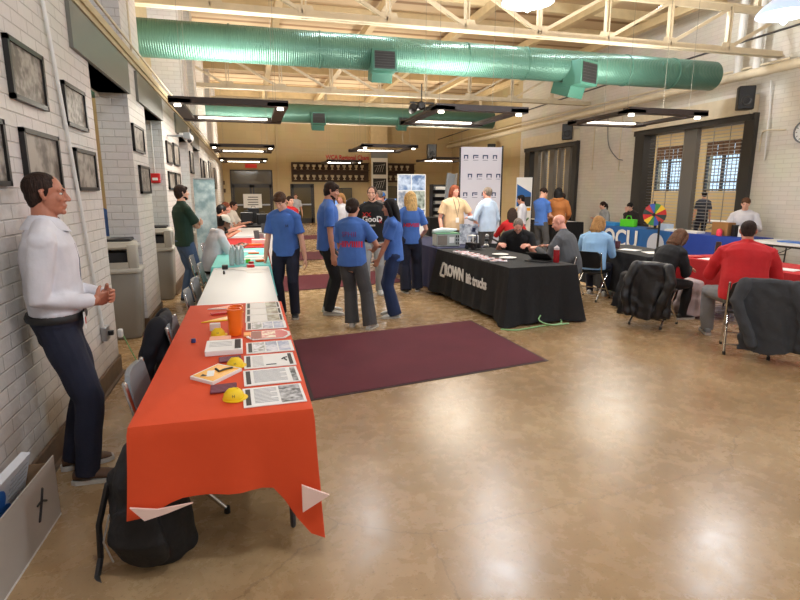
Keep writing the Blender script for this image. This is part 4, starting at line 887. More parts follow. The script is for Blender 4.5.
t = thing('phone_stand', 'dark phone leaning upright on the red cloth', 'phone', (.1, 10.85, ZC), .3); part('phone', MB().bx((0, 0, .1), (.1, .012, .2), Matrix.Rotation(R(-15), 3, 'X')), M['darkgray'], t)
for i, (x, y, s, l) in enumerate(((-.1, 16.4, .35, 'black equipment case on black cloth, left'), (.35, 16.5, .3, 'black equipment case on black cloth, middle'), (.7, 16.7, .28, 'black equipment case on black cloth, right'), (.1, 17.4, .45, 'tall black machine at the back of the black table'))):
    t = thing('equipment_case', l, 'case', (x, y, ZC)); part('case_body', MB().rbox(-.17, .17, -.14, .14, 0, s, .02), M['black'], t); part('handle', MB().tube([(-.06, 0, s), (-.05, 0, s+.05), (.05, 0, s+.05), (.06, 0, s)], .01, 6), M['darkgray'], t)
def laptop(x, y, z, rz, label, scr='screen', lid=105):
    t = thing('laptop', label, 'laptop', (x, y, z), rz); part('base', MB().rbox(-.16, .16, -.11, .11, 0, .018, .004), M['darkgray'], t); part('keyboard', MB().box(-.14, .14, -.03, .09, .018, .0195), M['black'], t)
    rt = Matrix.Rotation(R(lid-90), 3, 'X'); c = V((0, .11, .018)); part('lid', MB().bx(c+rt@V((0, 0, .105)), (.32, .01, .21), rt), M['darkgray'], t); part('screen', MB().bx(c+rt@V((0, -.006, .105)), (.3, .004, .19), rt), M[scr], t)
laptop(.35, 12.9, ZC, R(200), 'dark laptop open on the white cloth of the left row')
# ------------------------------------------------------------------ chairs
def chair(label, loc, rz, group=None, sh='gray', leg='chrome'):
    "faces +Y before rotation"
    t = thing('folding_chair', label, 'chair', loc, rz, group); sm = M[sh]
    part('seat', MB().rbox(-.21, .21, -.19, .20, .43, .465, .014), sm, t)
    b = MB(); n = 7; rings = []
    for z, wd in ((.52, .17), (.54, .2), (.66, .205), (.75, .19), (.775, .15)):
        tilt = -.20-(z-.5)*.16; rg = []
        for i in range(n): u = -1+2*i/(n-1); rg.append((u*wd, tilt-.02*(1-u*u), z))
        for i in range(n): u = 1-2*i/(n-1); rg.append((u*wd, tilt-.02*(1-u*u)+.026, z))
        rings.append(rg)
    b.loft(rings); part('backrest', b, sm, t, smooth=50)
    for sx in (-1, 1):
        part('front_leg', MB().tube([(sx*.215, -.235, .76), (sx*.215, -.17, .45), (sx*.22, .20, .02)], .0125, 8), M[leg], t, smooth=60)
        part('rear_leg', MB().tube([(sx*.19, .14, .44), (sx*.195, -.26, .02)], .0125, 8), M[leg], t, smooth=60)
        part('foot_cap', MB().lathe([(.001, 0), (.017, 0), (.016, .035), (.001, .036)], (sx*.22, .20, 0), 10), M['black'], t); part('foot_cap', MB().lathe([(.001, 0), (.017, 0), (.016, .035), (.001, .036)], (sx*.195, -.26, 0), 10), M['black'], t)
    part('cross_bar', MB().tube([(-.21, .08, .17), (.21, .08, .17)], .009, 6), M[leg], t); part('cross_bar', MB().tube([(-.195, -.19, .1), (.195, -.19, .1)], .009, 6), M[leg], t)
    return t
ch = chair('gray folding chair pushed to the orange table, nearest the camera', (-.40, 2.98, 0), R(-90))
def chair2(label, x, y, rz, group=None): return dup(ch, label, (x, y, 0), R(rz), group)
chair2('gray folding chair with dark jacket at the orange table', -.36, 4.10, -90); chair2('gray folding chair at the white table, nearer one', -.38, 5.35, -88); chair2('gray folding chair at the white table, middle one', -.38, 6.05, -92)
chair2('gray folding chair at the far end of the white table', -.43, 7.35, -90)
JK = {}
def drape(name, label, loc, rz, m, z0, z1, wtop, wbot, thick, seed=0, cat='jacket', sleeves=True, lean=.1, skew=0, puff=False):
    "a coat hung over a chair back: thick folded cloth falling from z1 to z0"
    mb = MB(); rr = random.Random(seed); n = 26; rings = []
    rows = 12
    for i in range(rows+1):
        v = i/rows; z = z1+(z0-z1)*v; wd = wtop+(wbot-wtop)*v**.7; th = thick*(.7+.6*v); rg = []
        for j in range(n):
            a = 2*PI*j/n; f = 1+.17*v*math.sin(6*a+seed)+.10*v*math.sin(11*a+2*seed+2*v)
            rg.append((skew*v+wd/2*math.cos(a)*f, -.05-lean*v*.3+th*math.sin(a)*f, z+(.03*math.sin(3*a+seed)*v)))
        rings.append(rg)
    top = [(p[0]*.7, p[1]*.6-.02, z1+.03) for p in rings[0]]
    mb.loft([top]+rings)
    if sleeves:
        for sg in (-1, 1): mb.tube([(sg*wtop*.42, -.08, z1-.02), (sg*(wtop*.56), -.15, z1-.2), (sg*wtop*.5+skew*.5, -.19, z1-.42), (sg*wtop*.40+skew*.7, -.18, max(z0+.03, z1-.62))], [.06, .062, .056, .048], 12)
    me = remesh(mb, name, m, .011, 2, .009 if not puff else .006, 14, 0); o = link(name, me); o.location = loc; o.rotation_euler = (0, 0, rz)
    return tag(o, label, cat)
drape('jacket', 'dark navy jacket hung on a chair at the orange table', (-.58, 4.10, 0), R(-90), fab('dark_navy', (18, 20, 30)), .24, .80, .36, .38, .06, 2)
# ------------------------------------------------------------------ trash cans
def bin_(label, x, y, rz=0):
    t = thing('trash_can', label, 'trash can', (x, y, 0), rz)
    part('body', MB().rbox(-.27, .27, -.27, .27, 0, .78, .03, 5, 1.12), M['bin'], t, smooth=35)
    part('rim', MB().rbox(-.325, .325, -.325, .325, .77, .83, .02, 5), M['binlid'], t, smooth=35)
    for sx in (-1, 1):
        for sy in (-1, 1): part('corner_post', MB().rbox(sx*.25-.055, sx*.25+.055, sy*.25-.055, sy*.25+.055, .82, 1.10, .012, 3), M['binlid'], t, smooth=35)
    part('hood', MB().rbox(-.30, .30, -.30, .30, 1.04, 1.13, .03, 5, .93), M['binlid'], t, smooth=35)
    part('tray_top', MB().rbox(-.24, .24, -.24, .24, 1.12, 1.16, .012, 4), M['black'], t, smooth=35); part('liner', MB().box(-.22, .22, -.22, .22, .82, 1.0), M['ink'], t)
    part('flap', MB().box(-.2, .2, -.31, -.295, .83, .90), M['binlid'], t)
    return t
b1 = bin_('beige trash can with open-sided hood standing in the first brick opening', -1.58, 6.95, R(4)); dup(b1, 'beige trash can in the second opening, behind the man in green', (-1.52, 9.35, 0), R(3)); dup(b1, 'far beige trash can past the man in green', (-1.5, 12.6, 0), 0)
# ------------------------------------------------------------------ framed photos
frames = [((3.66, 4.22), (2.20, 2.54), 'framed sepia class photo, upper left above the man in white'), ((4.6, 5.14), (2.16, 2.47), 'framed sepia photo right of the wall conduit, upper one'), ((3.72, 4.34), (1.70, 2.05), 'framed gray photo directly behind the head of the man in white'), ((4.70, 5.27), (1.69, 2.01), 'framed photo right of the wall conduit, lower one'), ((2.86, 3.47), (1.71, 2.06), 'framed photo cut by the left picture edge'),
 ((7.06, 7.72), (2.15, 2.46), 'framed photo on the first brick pillar, upper one'), ((7.26, 7.92), (1.66, 2.0), 'framed photo on the first brick pillar, lower one'), ((9.76, 10.44), (2.15, 2.50), 'framed photo on second pillar, upper left'), ((10.64, 11.42), (2.16, 2.54), 'framed photo on second pillar, upper right'), ((9.75, 10.5), (1.72, 2.02), 'framed photo on second pillar, lower left'), ((10.66, 11.3), (1.72, 2.02), 'framed photo on second pillar, lower right'),
 ((13.5, 14.2), (2.1, 2.6), 'framed photo high on third brick pillar'), ((16.4, 17.2), (1.9, 2.6), 'tall framed photo past the last opening, nearer one'), ((17.6, 18.5), (1.9, 2.6), 'tall framed photo past the last opening, farther one'), ((19.5, 20.6), (1.8, 2.7), 'dark tall frame far along the left wall'), ((22.5, 23.8), (1.8, 2.6), 'farthest dark frame on the left wall')]
for i, ((a, b), (c, d), l) in enumerate(frames):
    t = thing('picture_frame', l, 'picture', (XL, (a+b)/2, (c+d)/2)); hy, hz = (b-a)/2, (d-c)/2; w_ = .028
    part('frame', MB().box(0, .03, -hy, hy, hz-w_, hz).box(0, .03, -hy, hy, -hz, -hz+w_).box(0, .03, -hy, -hy+w_, -hz, hz).box(0, .03, hy-w_, hy, -hz, hz), M['frame'], t)
    part('photo', MB().box(0.002, .016, -hy+w_, hy-w_, -hz+w_, hz-w_), photo_mat('photo_%d' % i, (98, 88, 80), (168, 160, 150), (16, 22, 9, 12, 14)[i % 5], i+1), t)
# ------------------------------------------------------------------ near-left floor things
t = thing('cardboard_box', 'open white printed cardboard box at the bottom left corner', 'box', (-1.155, 2.58, 0), R(-2))
co_ = M['card']; hx, hy, hz = .09, .40, .28
part('floor_panel', MB().box(-hx, hx, -hy, hy, 0, .005), co_, t)
part('side_wall', MB().box(hx-.005, hx, -hy, hy, 0, hz+.06), co_, t); part('side_wall', MB().box(-hx, -hx+.005, -hy, hy, 0, hz), co_, t); part('end_wall', MB().box(-hx, hx, -hy, -hy+.005, 0, hz-.06), co_, t); part('end_wall', MB().box(-hx, hx, hy-.005, hy, 0, hz+.02), M['cardbrown'], t)
part('printed_mark', MB().tube([(hx+.001, .15, .12), (hx+.001, .19, .19), (hx+.001, .22, .25)], .008, 6).tube([(hx+.001, .15, .2), (hx+.001, .2, .2), (hx+.001, .25, .17)], .006, 6), M['ink'], t)
part('bottom_edge_mark', MB().box(hx, hx+.001, -hy, hy, .0, .012), M['paper'], t)
g = MB(); [g.box(-.02+i*.011, -.02+i*.011+(.006 if i % 3 else .003), -hy-.001, -hy, .06, .12) for i in range(9)]; part('barcode', g, M['ink'], t)
bg_ = MB(); bg_.bx((-.03, .05, .22), (.04, .5, .34), Matrix.Rotation(R(14), 3, 'Y')); o = part('bag', bg_, mat('bag_white', (215, 220, 228), .35), None); o.location = (-1.155, 2.58, .03); o.rotation_euler = (0, 0, R(-2)); tag(o, 'white and blue printed plastic bag standing in the cardboard box', 'bag')
g = MB(); rt14 = Matrix.Rotation(R(14), 3, 'Y'); 
for i, (yy, zz, a_, b_) in enumerate(((-.1, .05, .1, .12), (-.02, -.08, .12, .05))): g.lathe([(.001, 0), (a_, 0), (a_, .002), (.001, .002)], V((-.03, .05, .22))+rt14@V((.026, yy, zz)), 20, rt14@Matrix.Rotation(PI/2, 3, 'Y'))
part('blue_print', g, M['blue'], o); g = MB()
for i in range(8): g.bx(V((-.03, .05, .22))+rt14@V((.0262, .12, .14-i*.025)), (.002, .18, .006), rt14)
part('text', g, M['inkgray'], o)
bpk = MB(); bpk.tube([(0, 0, .07), (0, .0, .2), (.0, .02, .36), (0, .04, .46)], [(.16, .11), (.17, .13), (.15, .12), (.10, .07)], 16, side=(1, 0, 0)); bpk.tube([(0, -.11, .08), (0, -.14, .18), (0, -.12, .28)], [(.11, .04), (.13, .05), (.10, .03)], 12, side=(1, 0, 0))
bpk.tube([(-.13, .02, .06), (-.12, -.0, .36)], .05, 10).tube([(.13, .02, .06), (.12, -.0, .36)], .05, 10)
o = link('backpack', remesh(bpk, 'backpack', fab('backpack', (20, 20, 23), .75, .4, 16), .009, 2, .006, 12)); o.location = (-.50, 2.50, .0); o.rotation_euler = (R(8), 0, R(-18)); o.scale = (1.05, 1.05, 1.16); tag(o, 'black backpack slumped on the floor under the orange table corner', 'backpack')
part('handle', MB().tube([(-.04, .03, .50), (-.03, .03, .55), (.03, .03, .55), (.04, .03, .50)], .01, 6), M['black'], o); part('strap', MB().tube([(-.15, -.03, .35), (-.19, -.08, .2), (-.2, -.1, .06), (-.19, -.16, .015), (-.15, -.2, .012)], .014, 6), M['black'], o); part('strap', MB().tube([(.12, .1, .4), (.24, .04, .42), (.30, .0, .5)], .012, 6), M['black'], o)
part('zipper', MB().tube([(-.10, -.165, .1), (-.115, -.175, .2), (-.08, -.155, .31)], .004, 5), M['silver'], o)
# ------------------------------------------------------------------ black lift truck table
CT = (3.52, 7.30); CR = R(3)
table('folding table under the black printed cloth, in the middle of the hall', CT+(0,), CR, .86, 2.3)
cc = tcloth('tablecloth', 'long black tablecloth with white lift truck lettering', CT+(0,), CR, .98, 2.36, (.035, .05, .05, .06), M['blackcloth'], flare=.10, wave=.02, corner=[(0, .012, .3), (1, .012, .3)], seed=9)
W_ = M['paper']; X_ = -.49-.045
xs = [(.86, 'C'), (.70, 'R'), (.52, 'O'), (.33, 'W'), (.13, 'N')]
g = MB()   # the wedge-shaped first letter of the trade mark
for a, b in (((0, 0), (.12, .2)), ((0, 0), (.17, 0)), ((.12, .2), (.17, .2))): g.bar((X_-.004, .95-a[0], .36+a[1]), (X_-.004, .95-b[0], .36+b[1]), .012, .04, (0, 0, 1))
part('logo', g, W_, cc)
lettering('logo', 'ROWN', .24, W_, cc, (X_-.002, .78, .465), (0, -1, 0), (0, 0, 1), .003, .012, 'LEFT', .92)
lettering('lettering', 'lift trucks', .2, W_, cc, (X_-.004, -.02, .445), (0, -1, 0), (0, 0, 1), .003, .006, 'LEFT', .85)
def onC(x, y):  # crown table local to world
    return (CT[0]+x*math.cos(CR)-y*math.sin(CR), CT[1]+x*math.sin(CR)+y*math.cos(CR))
rr = random.Random(5)
for i in range(16):
    x, y = onC(-.40+.10*(i % 2)+rr.uniform(-.02, .02), .62-.085*i+rr.uniform(-.02, .02)); t = thing('badge_packet', 'white and red plastic packet in the row along table edge', 'packet', (x, y, ZC), rr.uniform(-.5, .5), 'white and red packets along the black table edge')
    part('packet', MB().rbox(-.06, .06, -.035, .035, 0, .022, .006), mat('packet_white', (232, 222, 226), .35), t); part('red_print', MB().box(-.03+rr.uniform(-.02, .02), .02, -.015, .015, .022, .024), M['red'], t)
for i, (x, y, l) in enumerate(((-.05, -.35, 'white oval plate on the black table, nearer one'), (.05, .05, 'white oval plate on the black table before the bald man'))):
    a, b = onC(x, y); solo('plate', MB().lathe([(.001, .004), (.08, .004), (.12, .018), (.125, .02), (.08, 0), (.001, 0)], n=24), M['white'], l, 'plate', (a, b, ZC), smooth=40)
a, b = onC(.2, -.75); laptop(a, b, ZC, CR+R(-60), 'dark laptop lying open at the near right corner of black table', 'darkgray', 150)
a, b = onC(.36, -.92); t = thing('water_bottle', 'red translucent water bottle with clear lid on the black table corner', 'bottle', (a, b, ZC)); part('body', MB().lathe([(.001, 0), (.04, .003), (.042, .15), (.038, .17), (.001, .17)], n=18), mat('red_clear', (150, 20, 30), .15), t, smooth=40); part('lid', MB().lathe([(.038, .17), (.036, .2), (.012, .22), (.001, .23)], n=18), mat('clear_lid', (200, 190, 195), .2), t, smooth=40)
a, b = onC(.05, .98); t = thing('scale_model', 'small black and white forklift model on the black table', 'model', (a, b, ZC), R(200)); part('chassis', MB().rbox(-.07, .07, -.12, .12, .03, .11, .01), M['black'], t); part('mast', MB().box(-.05, -.04, .12, .135, .02, .26).box(.04, .05, .12, .135, .02, .26), M['darkgray'], t); part('fork', MB().box(-.05, -.03, .13, .24, .02, .03).box(.03, .05, .13, .24, .02, .03), M['silver'], t); part('roof_guard', MB().box(-.06, .06, -.08, .07, .22, .23).box(-.06, -.05, -.08, -.07, .1, .22).box(.05, .06, -.08, -.07, .1, .22).box(-.06, -.05, .06, .07, .1, .22).box(.05, .06, .06, .07, .1, .22), M['white'], t)
for sx in (-1, 1):
    for sy in (-.07, .08): part('wheel', MB().lathe([(.001, -.015), (.035, -.015), (.035, .015), (.001, .015)], (sx*.07, sy, .035), 14, Matrix.Rotation(PI/2, 3, 'Y')), M['ink'], t)
pipe('green_cord', [(2.93, 5.93, .012), (3.1, 5.85, .012), (3.5, 5.95, .012), (3.8, 6.0, .014), (3.86, 6.15, .05), (3.78, 6.22, .12), (3.6, 6.12, .13), (3.5, 6.02, .07), (3.62, 5.94, .02), (3.9, 5.98, .012)], .01, M['hose'], 'pale green cord looped on the floor at the black table', 'cord', n=6)
# navy table continues the row
NT = (3.40, 9.76)
table('folding table under the navy cloth, behind the black printed one', NT+(0,), CR, .86, 2.2); tcloth('tablecloth', 'plain navy tablecloth on the table behind the black one', NT+(0,), CR, .92, 2.3, (.03, .03, .03, .03), M['navycloth'], seed=12)
t = thing('control_box', 'pale gray electronics box with green edge on the navy cloth', 'equipment', (3.30, 8.98, ZC), R(-4)); part('housing', MB().rbox(-.21, .21, -.15, .15, 0, .21, .01), mat('pale_gray_box', (172, 178, 172), .45), t); part('top_edge', MB().box(-.215, .215, -.155, .155, .21, .225), mat('green_edge', (90, 150, 110), .4), t)
part('side_panel', MB().box(-.19, -.02, -.156, -.151, .02, .19), mat('taupe', (130, 122, 112), .6), t); part('label_panel', MB().box(.02, .11, -.156, -.151, .06, .16), M['paper'], t)
for i in range(6): part('socket', MB().box(.135+.035*(i % 2), .155+.035*(i % 2), -.158, -.151, .03+.06*(i//2), .07+.06*(i//2)), M['ink'], t)
o = solo('plastic_bag', MB().tube([(-.2, 0, .03), (-.05, .02, .045), (.1, -.02, .04), (.22, .02, .05)], [.03, .045, .04, .02], 10), mat('bag_white', (215, 220, 228), .35), 'crumpled white bag lying on the gray electronics box', 'bag', (3.28, 9.0, .978), 0, smooth=60)
t = thing('display_stand', 'white and blue product display standing on navy cloth', 'display', (3.80, 9.15, ZC), R(-12)); part('panel', MB().box(-.17, .17, -.01, .01, 0, .36), photo_mat('print_disp', (120, 130, 150), (225, 230, 238), 14, 9), t); part('logo_block', MB().box(.06, .12, -.014, -.01, .22, .29), M['navycloth'], t)
for i, (x, y, l) in enumerate(((3.72, 8.75, 'small silver and black robot part on table, left'), (3.9, 8.6, 'small silver and black robot part on table, right'), (3.62, 8.55, 'white mug-like fitting on black table end'))):
    t = thing('robot_part', l, 'part', (x, y, ZC)); part('base', MB().lathe([(.05, 0), (.05, .03), (.03, .05), (.03, .09), (.001, .1)], n=14), M['silver'], t, smooth=40); part('head', MB().ell((.01, 0, .12), (.04, .035, .035)), M['black'], t, smooth=True)
t = thing('long_tool', 'dark slanted metal arm leaning on the table behind the packets', 'tool', (3.95, 8.25, ZC), R(20)); part('arm', MB().bar((-.25, 0, .22), (.25, 0, .01), .03, .02), M['darkgray'], t); part('joint', MB().ell((-.25, 0, .22), (.035, .03, .035)), M['silver'], t, smooth=True)
# poster boards, monitors behind the navy table
t = thing('display_board', 'tall photo display board with blue sky pictures on dark table', 'board', (3.62, 12.2, 0), R(-5)); part('board', MB().box(-.33, .33, -.02, .02, .7, 2.08), M['paper'], t)
for i, (a, b, c, d, co1, co2) in enumerate(((-.31, -.02, 1.72, 2.06, (90, 120, 170), (200, 215, 235)), (.0, .31, 1.72, 2.06, (80, 110, 160), (190, 210, 235)), (-.31, -.05, 1.3, 1.7, (120, 130, 150), (225, 225, 230)), (-.03, .31, 1.3, 1.7, (80, 90, 80), (190, 200, 190)), (-.31, .31, .95, 1.28, (110, 110, 105), (220, 220, 215)))): part('photo', MB().box(a, b, -.024, -.02, c, d), photo_mat('board_%d' % i, co1, co2, 7, i+20), t)
part('base', MB().box(-.3, .3, -.15, .15, 0, .7), M['blackcloth'], t)
t = thing('display_wing', 'gray metal-framed display panel leaning beside the photo board', 'panel', (4.33, 12.0, 0), R(-60)); part('panel', MB().bar((0, 0, .02), (0, .28, 2.1), .28, .04, (1, 0, 0)), M['gray'], t); part('edge', MB().bar((.15, 0, .02), (.15, .28, 2.1), .02, .06, (1, 0, 0)), M['silver'], t)
def monitor(x, y, z, s, label, rz=0, scr='screen'):
    t = thing('monitor', label, 'monitor', (x, y, z), rz); part('bezel', MB().rbox(-s/2, s/2, -.02, .02, .08, .08+s*.6, .008), M['black'], t); part('screen', MB().box(-s/2+.015, s/2-.015, -.023, -.02, .095, .065+s*.6), M[scr], t); part('stand', MB().box(-.03, .03, -.01, .03, 0, .12).box(-.12, .12, -.08, .08, 0, .012), M['black'], t)
table('black topped table behind the group in blue shirts', (3.0, 11.5, 0), R(-5), 1.5, .7, top='black'); monitor(3.05, 11.5, .7415, .5, 'blue glowing monitor left of the blonde woman')
# far-centre booths
for i, (x, y, lx, l) in enumerate(((4.1, 21, 2.4, 'far dark covered table behind the man in black'), (7.3, 19.5, 1.8, 'far dark covered table left of the backdrop'), (5.8, 26, 3.2, 'farthest dark covered table below the trophy shelves'))):
    table(l, (x, y, 0), 0, lx, .75, top='black'); tcloth('tablecloth', l.replace('covered table', 'tablecloth'), (x, y, 0), 0, lx+.04, .8, (.02,)*4, M['blackcloth'], seed=20+i)
for i, (x, y, s, l) in enumerate(((3.6, 21, .9, 'far screen on dark table, left of the man in black'), (4.7, 21.1, .8, 'far screen behind the man in black'), (6.5, 26, .9, 'far blue screen below the pillar posters'), (7.3, 19.5, .6, 'far screen near tall white shelf'))): monitor(x, y, ZC, s, l)
for i, (x, z, w1, h1, l) in enumerate(((4.9, 1.0, 1.1, .9, 'dark wall cabinet below the trophy shelf, left'), (8.0, 1.0, 1.3, 1.0, 'dark wall cabinet right of the pillar'))):
    t = thing('wall_cabinet', l, 'cabinet', (x, YB-.2, 0)); part('carcass', MB().box(-w1/2, w1/2, -.15, .19, 0, z+h1), M['black'], t); part('door', MB().box(-w1/2+.04, -.02, -.17, -.15, .1, z+h1-.05), M['doorglass'], t); part('door', MB().box(.02, w1/2-.04, -.17, -.15, .1, z+h1-.05), M['doorglass'], t)
t = thing('shelf_rack', 'dark literature rack with white papers behind the tan shirt woman', 'rack', (8.0, 22.5, 0)); part('frame', MB().box(-.45, -.4, -.2, .2, 0, 2.0).box(.4, .45, -.2, .2, 0, 2.0).box(-.45, .45, .18, .2, 0, 2.0), M['black'], t)
for i in range(6): part('shelf', MB().box(-.4, .4, -.2, .18, .25+.3*i, .27+.3*i), M['black'], t); solo('paper_pile', MB().rbox(-.3, .3, -.12, .1, 0, .13, .01), M['paper'], 'pile of white leaflets on the dark rack', 'papers', (8.0, 22.5, .272+.3*i), 0, 'leaflet piles on the dark rack')
# trophy shelves
tro = None; kk = 0
for (x0, x1, l) in ((2.24, 6.45, 'long dark trophy shelf on the back wall, left of the pillar'), (7.48, 9.1, 'short dark trophy shelf on back wall, right of the pillar')):
    t = thing('trophy_shelf', l, 'shelf', (0, YB-.02, 0)); part('back_panel', MB().box(x0, x1, -.03, 0, 2.22, 3.24), M['wood'], t)
    for z in (2.28, 2.82): part('shelf', MB().box(x0, x1, -.3, -.03, z, z+.04), M['wood'], t)
    part('top_board', MB().box(x0, x1, -.3, -.03, 3.2, 3.24), M['wood'], t)
    n = int((x1-x0)/.33)
    for z in (2.321, 2.861):
        for i in range(n):
            x = x0+.2+i*.33; lab = 'small pale cup on the %s row of the %s trophy shelf' % ('lower' if z < 2.5 else 'upper', 'left' if x < 7 else 'right'); grp = 'pale cups, %s row, %s trophy shelf' % ('lower' if z < 2.5 else 'upper', 'left' if x < 7 else 'right')
            if tro is None: tro = solo('trophy_cup', MB().lathe([(.001, 0), (.07, 0), (.07, .03), (.03, .06), (.03, .1), (.09, .16), (.10, .26), (.09, .26), (.02, .12)], n=12), M['cream'], lab, 'cup', (x, YB-.16, z), 0, grp, 40)
            else: dup(tro, lab, (x, YB-.16, z), 0, grp)
t = thing('wall_lettering', 'red lettering reading Regional on the tan back wall above the shelf', 'sign', (0, 0, 0)); lettering('letters', 'WCA Regional Cham', .34, M['red'], t, (5.3, YB-.03, 3.52), (1, 0, 0), (0, 0, 1), .012, .006, sx=.8)
for i, (a, b, l) in enumerate(((3.35, 4.15, 'upper black and white poster on the white-clad pillar'), (2.2, 3.05, 'lower black and white poster on the white-clad pillar'))): pass
t = thing('pillar_wrap', 'white tall sheet wrapped on the tan pillar holding two posters', 'panel', (6.96, YB-.56, 0)); part('sheet', MB().box(-.46, .46, -.02, 0, 1.2, 3.5), M['paper'], t); part('gray_band', MB().box(-.46, .46, -.022, 0, 3.5, 3.9), M['gray'], t)
for i, (z, l) in enumerate(((2.95, 'upper black poster with white strokes on the far pillar'), (2.08, 'lower black poster on the far pillar'))):
    t = thing('poster', l, 'poster', (6.96, YB-.585, z)); part('sheet', MB().box(-.37, .37, -.01, 0, -.33, .33), M['ink'], t)
    g = MB()
    for q in range(4): g.bar((-.25+.13*q, -.012, -.2), (-.12+.13*q, -.012, .1+.05*q), .03, .01)
    g.bar((-.3, -.012, .12), (.3, -.012, .2), .02, .01); part('white_strokes', g, M['paper'], t)
t = thing('exit_sign', 'small red sign above the glass double door', 'sign', (.17, YB-.05, 3.02)); part('panel', MB().rbox(-.3, .3, -.04, .0, -.1, .1, .01), mat('red_sign', (200, 50, 40), .5, emit=.3), t); 
for i, (x, z, l) in enumerate(((-1.3, 1.75, 'small brown plaque on tan wall, lower'), (-1.32, 2.15, 'small brown plaque on tan wall, upper'))): solo('wall_plaque', MB().rbox(-.13, .13, -.03, 0, -.1, .1, .01), M['wood'], l+' one left of the glass door', 'plaque', (x, YB-.002, z))
# backdrop with repeated logos
t = thing('backdrop_banner', 'tall white step and repeat backdrop with rows of small dark blue logos', 'backdrop', (6.16, 14.1, 0), R(-8)); part('sheet', MB().box(-.56, .58, -.01, .01, .05, 2.88), mat('backdrop_white', (222, 222, 236), .6, bump=.2, bscale=3), t)
part('edge_bar', MB().box(.58, .62, -.02, .02, 0, 2.92), M['black'], t); part('edge_bar', MB().box(-.6, -.565, -.02, .02, 0, 2.85), M['black'], t); part('foot', MB().box(-.58, -.5, -.25, .25, 0, .05).box(.52, .6, -.25, .25, 0, .05), M['black'], t)
for r_ in range(6):
    for c_ in range(4):
        x = -.42+.27*c_+(.12 if r_ % 2 else 0); z = 2.62-.5*r_
        if x > .5: x = .5
        g = MB(); wq = .075 if c_ % 3 else .06; hq = .05
        g.box(x-wq, x+wq, -.014, -.01, z+.02, z+hq).box(x-wq, x-wq+.03, -.014, -.01, z-hq, z+hq); g.box(x+wq-.03, x+wq, -.014, -.01, z-hq, z+hq) if c_ != 1 else g.box(x-.01, x+wq, -.014, -.01, z-.02, z)
        g.box(x-wq, x+wq, -.0135, -.01, z-hq-.045, z-hq-.035)
        part('logo', g, mat('logo_navy', (40, 62, 110), .5), t)
# roll-up poster near second shutter
t = thing('rollup_banner', 'narrow white banner with blue building photo beside the farther shutter', 'banner', (7.45, 14.0, 0), R(-15)); part('sheet', MB().box(-.22, .22, -.008, .008, .1, 2.08), M['paper'], t); part('base', MB().rbox(-.24, .24, -.1, .1, 0, .1, .02), M['silver'], t); part('photo', MB().prism([(-.2, 0), (.2, 0), (.2, .38), (-.2, .62)], (0, -.012, 1.28), (1, 0, 0), (0, 0, 1), (0, .003, 0)), M['ocublue'], t); part('dark_building', MB().box(-.15, .2, -.014, -.01, 1.28, 1.55), M['ink'], t); part('orange_strip', MB().box(-.2, .2, -.012, -.008, 1.16, 1.24), M['amber'], t); part('leaf_print', MB().tube([(-.15, -.012, .55), (-.02, -.012, .8), (.15, -.012, .95)], [.02, .05, .02], 8).tube([(.05, -.012, .4), (.12, -.012, .6)], [.03, .03], 8), mat('print_green', (90, 130, 90), .6), t)
# ------------------------------------------------------------------ credit union table and the wall row
def wtable(y0, y1, x0, label, clabel, m, hem=.05, seed=1):
    cx = x0+.38; table(label, (cx, (y0+y1)/2, 0), 0, .74, y1-y0-.04); return tcloth('tablecloth', clabel, (cx, (y0+y1)/2, 0), 0, .78, y1-y0, (hem,)*4, m, flare=.02, wave=.006, seed=seed)
OX = 9.62
oc2 = wtable(10.75, 13.9, OX, 'folding table under the blue printed cloth before rolling door', 'blue tablecloth with big white letters and a pale circle', M['ocublue'], seed=31)
lettering('lettering', 'COCU', .64, M['paper'], oc2, (-.43, .42, .44), (0, -1, 0), (0, 0, 1), .003, .014, 'CENTER', 1.0)
part('pale_circle', MB().lathe([(.001, 0), (.29, 0), (.29, .004), (.001, .004)], (-.425, -1.16, .40), 28, Matrix.Rotation(-PI/2, 3, 'Y')), mat('pale_disc', (200, 208, 226), .6), oc2)
wtable(8.75, 10.7, OX, 'folding table under the royal blue cloth', 'royal blue tablecloth in front of the woman in white', M['bluecloth'], seed=32)
table('white topped table at the right edge behind the red table', (10.0, 7.7, 0), 0, .76, 1.9, thick=.05)
wtable(15.0, 17.4, OX-.3, 'folding table under black cloth near farther shutter', 'black tablecloth with pale top near the farther shutter', M['blackcloth'], seed=33)
clutter('paper', OX-.02+.1, 16.3, ZC, 'wide white paper runner on the black table near farther shutter', d=(.6, 2.2, .004))
t = thing('banner_pole', 'thin black pole standing before the blue lettered cloth', 'pole', (9.38, 10.86, 0)); part('pole', MB().tube([(0, 0, .03), (0, 0, .98)], .025, 8), M['black'], t); part('foot', MB().lathe([(.001, 0), (.16, 0), (.14, .02), (.001, .03)], n=20), M['black'], t)
t = thing('prize_wheel', 'multicoloured prize wheel on stand on the blue lettered cloth', 'wheel', (OX+.35, 11.75, ZC), 0); seg = [(200, 40, 40), (240, 200, 50), (60, 140, 70), (60, 90, 180), (190, 60, 60), (40, 60, 60)]
for i in range(12):
    a0, a1 = 2*PI*i/12, 2*PI*(i+1)/12; pg = [(0, 0)]+[(.28*math.cos(a0+(a1-a0)*q/4), .28*math.sin(a0+(a1-a0)*q/4)) for q in range(5)]
    part('segment', MB().prism(pg, (0, 0, .36), V((.6, -.8, 0)), (0, 0, 1), (.016, .012, 0)), mat('wheel_%d' % (i % 6), seg[i % 6], .4), t)
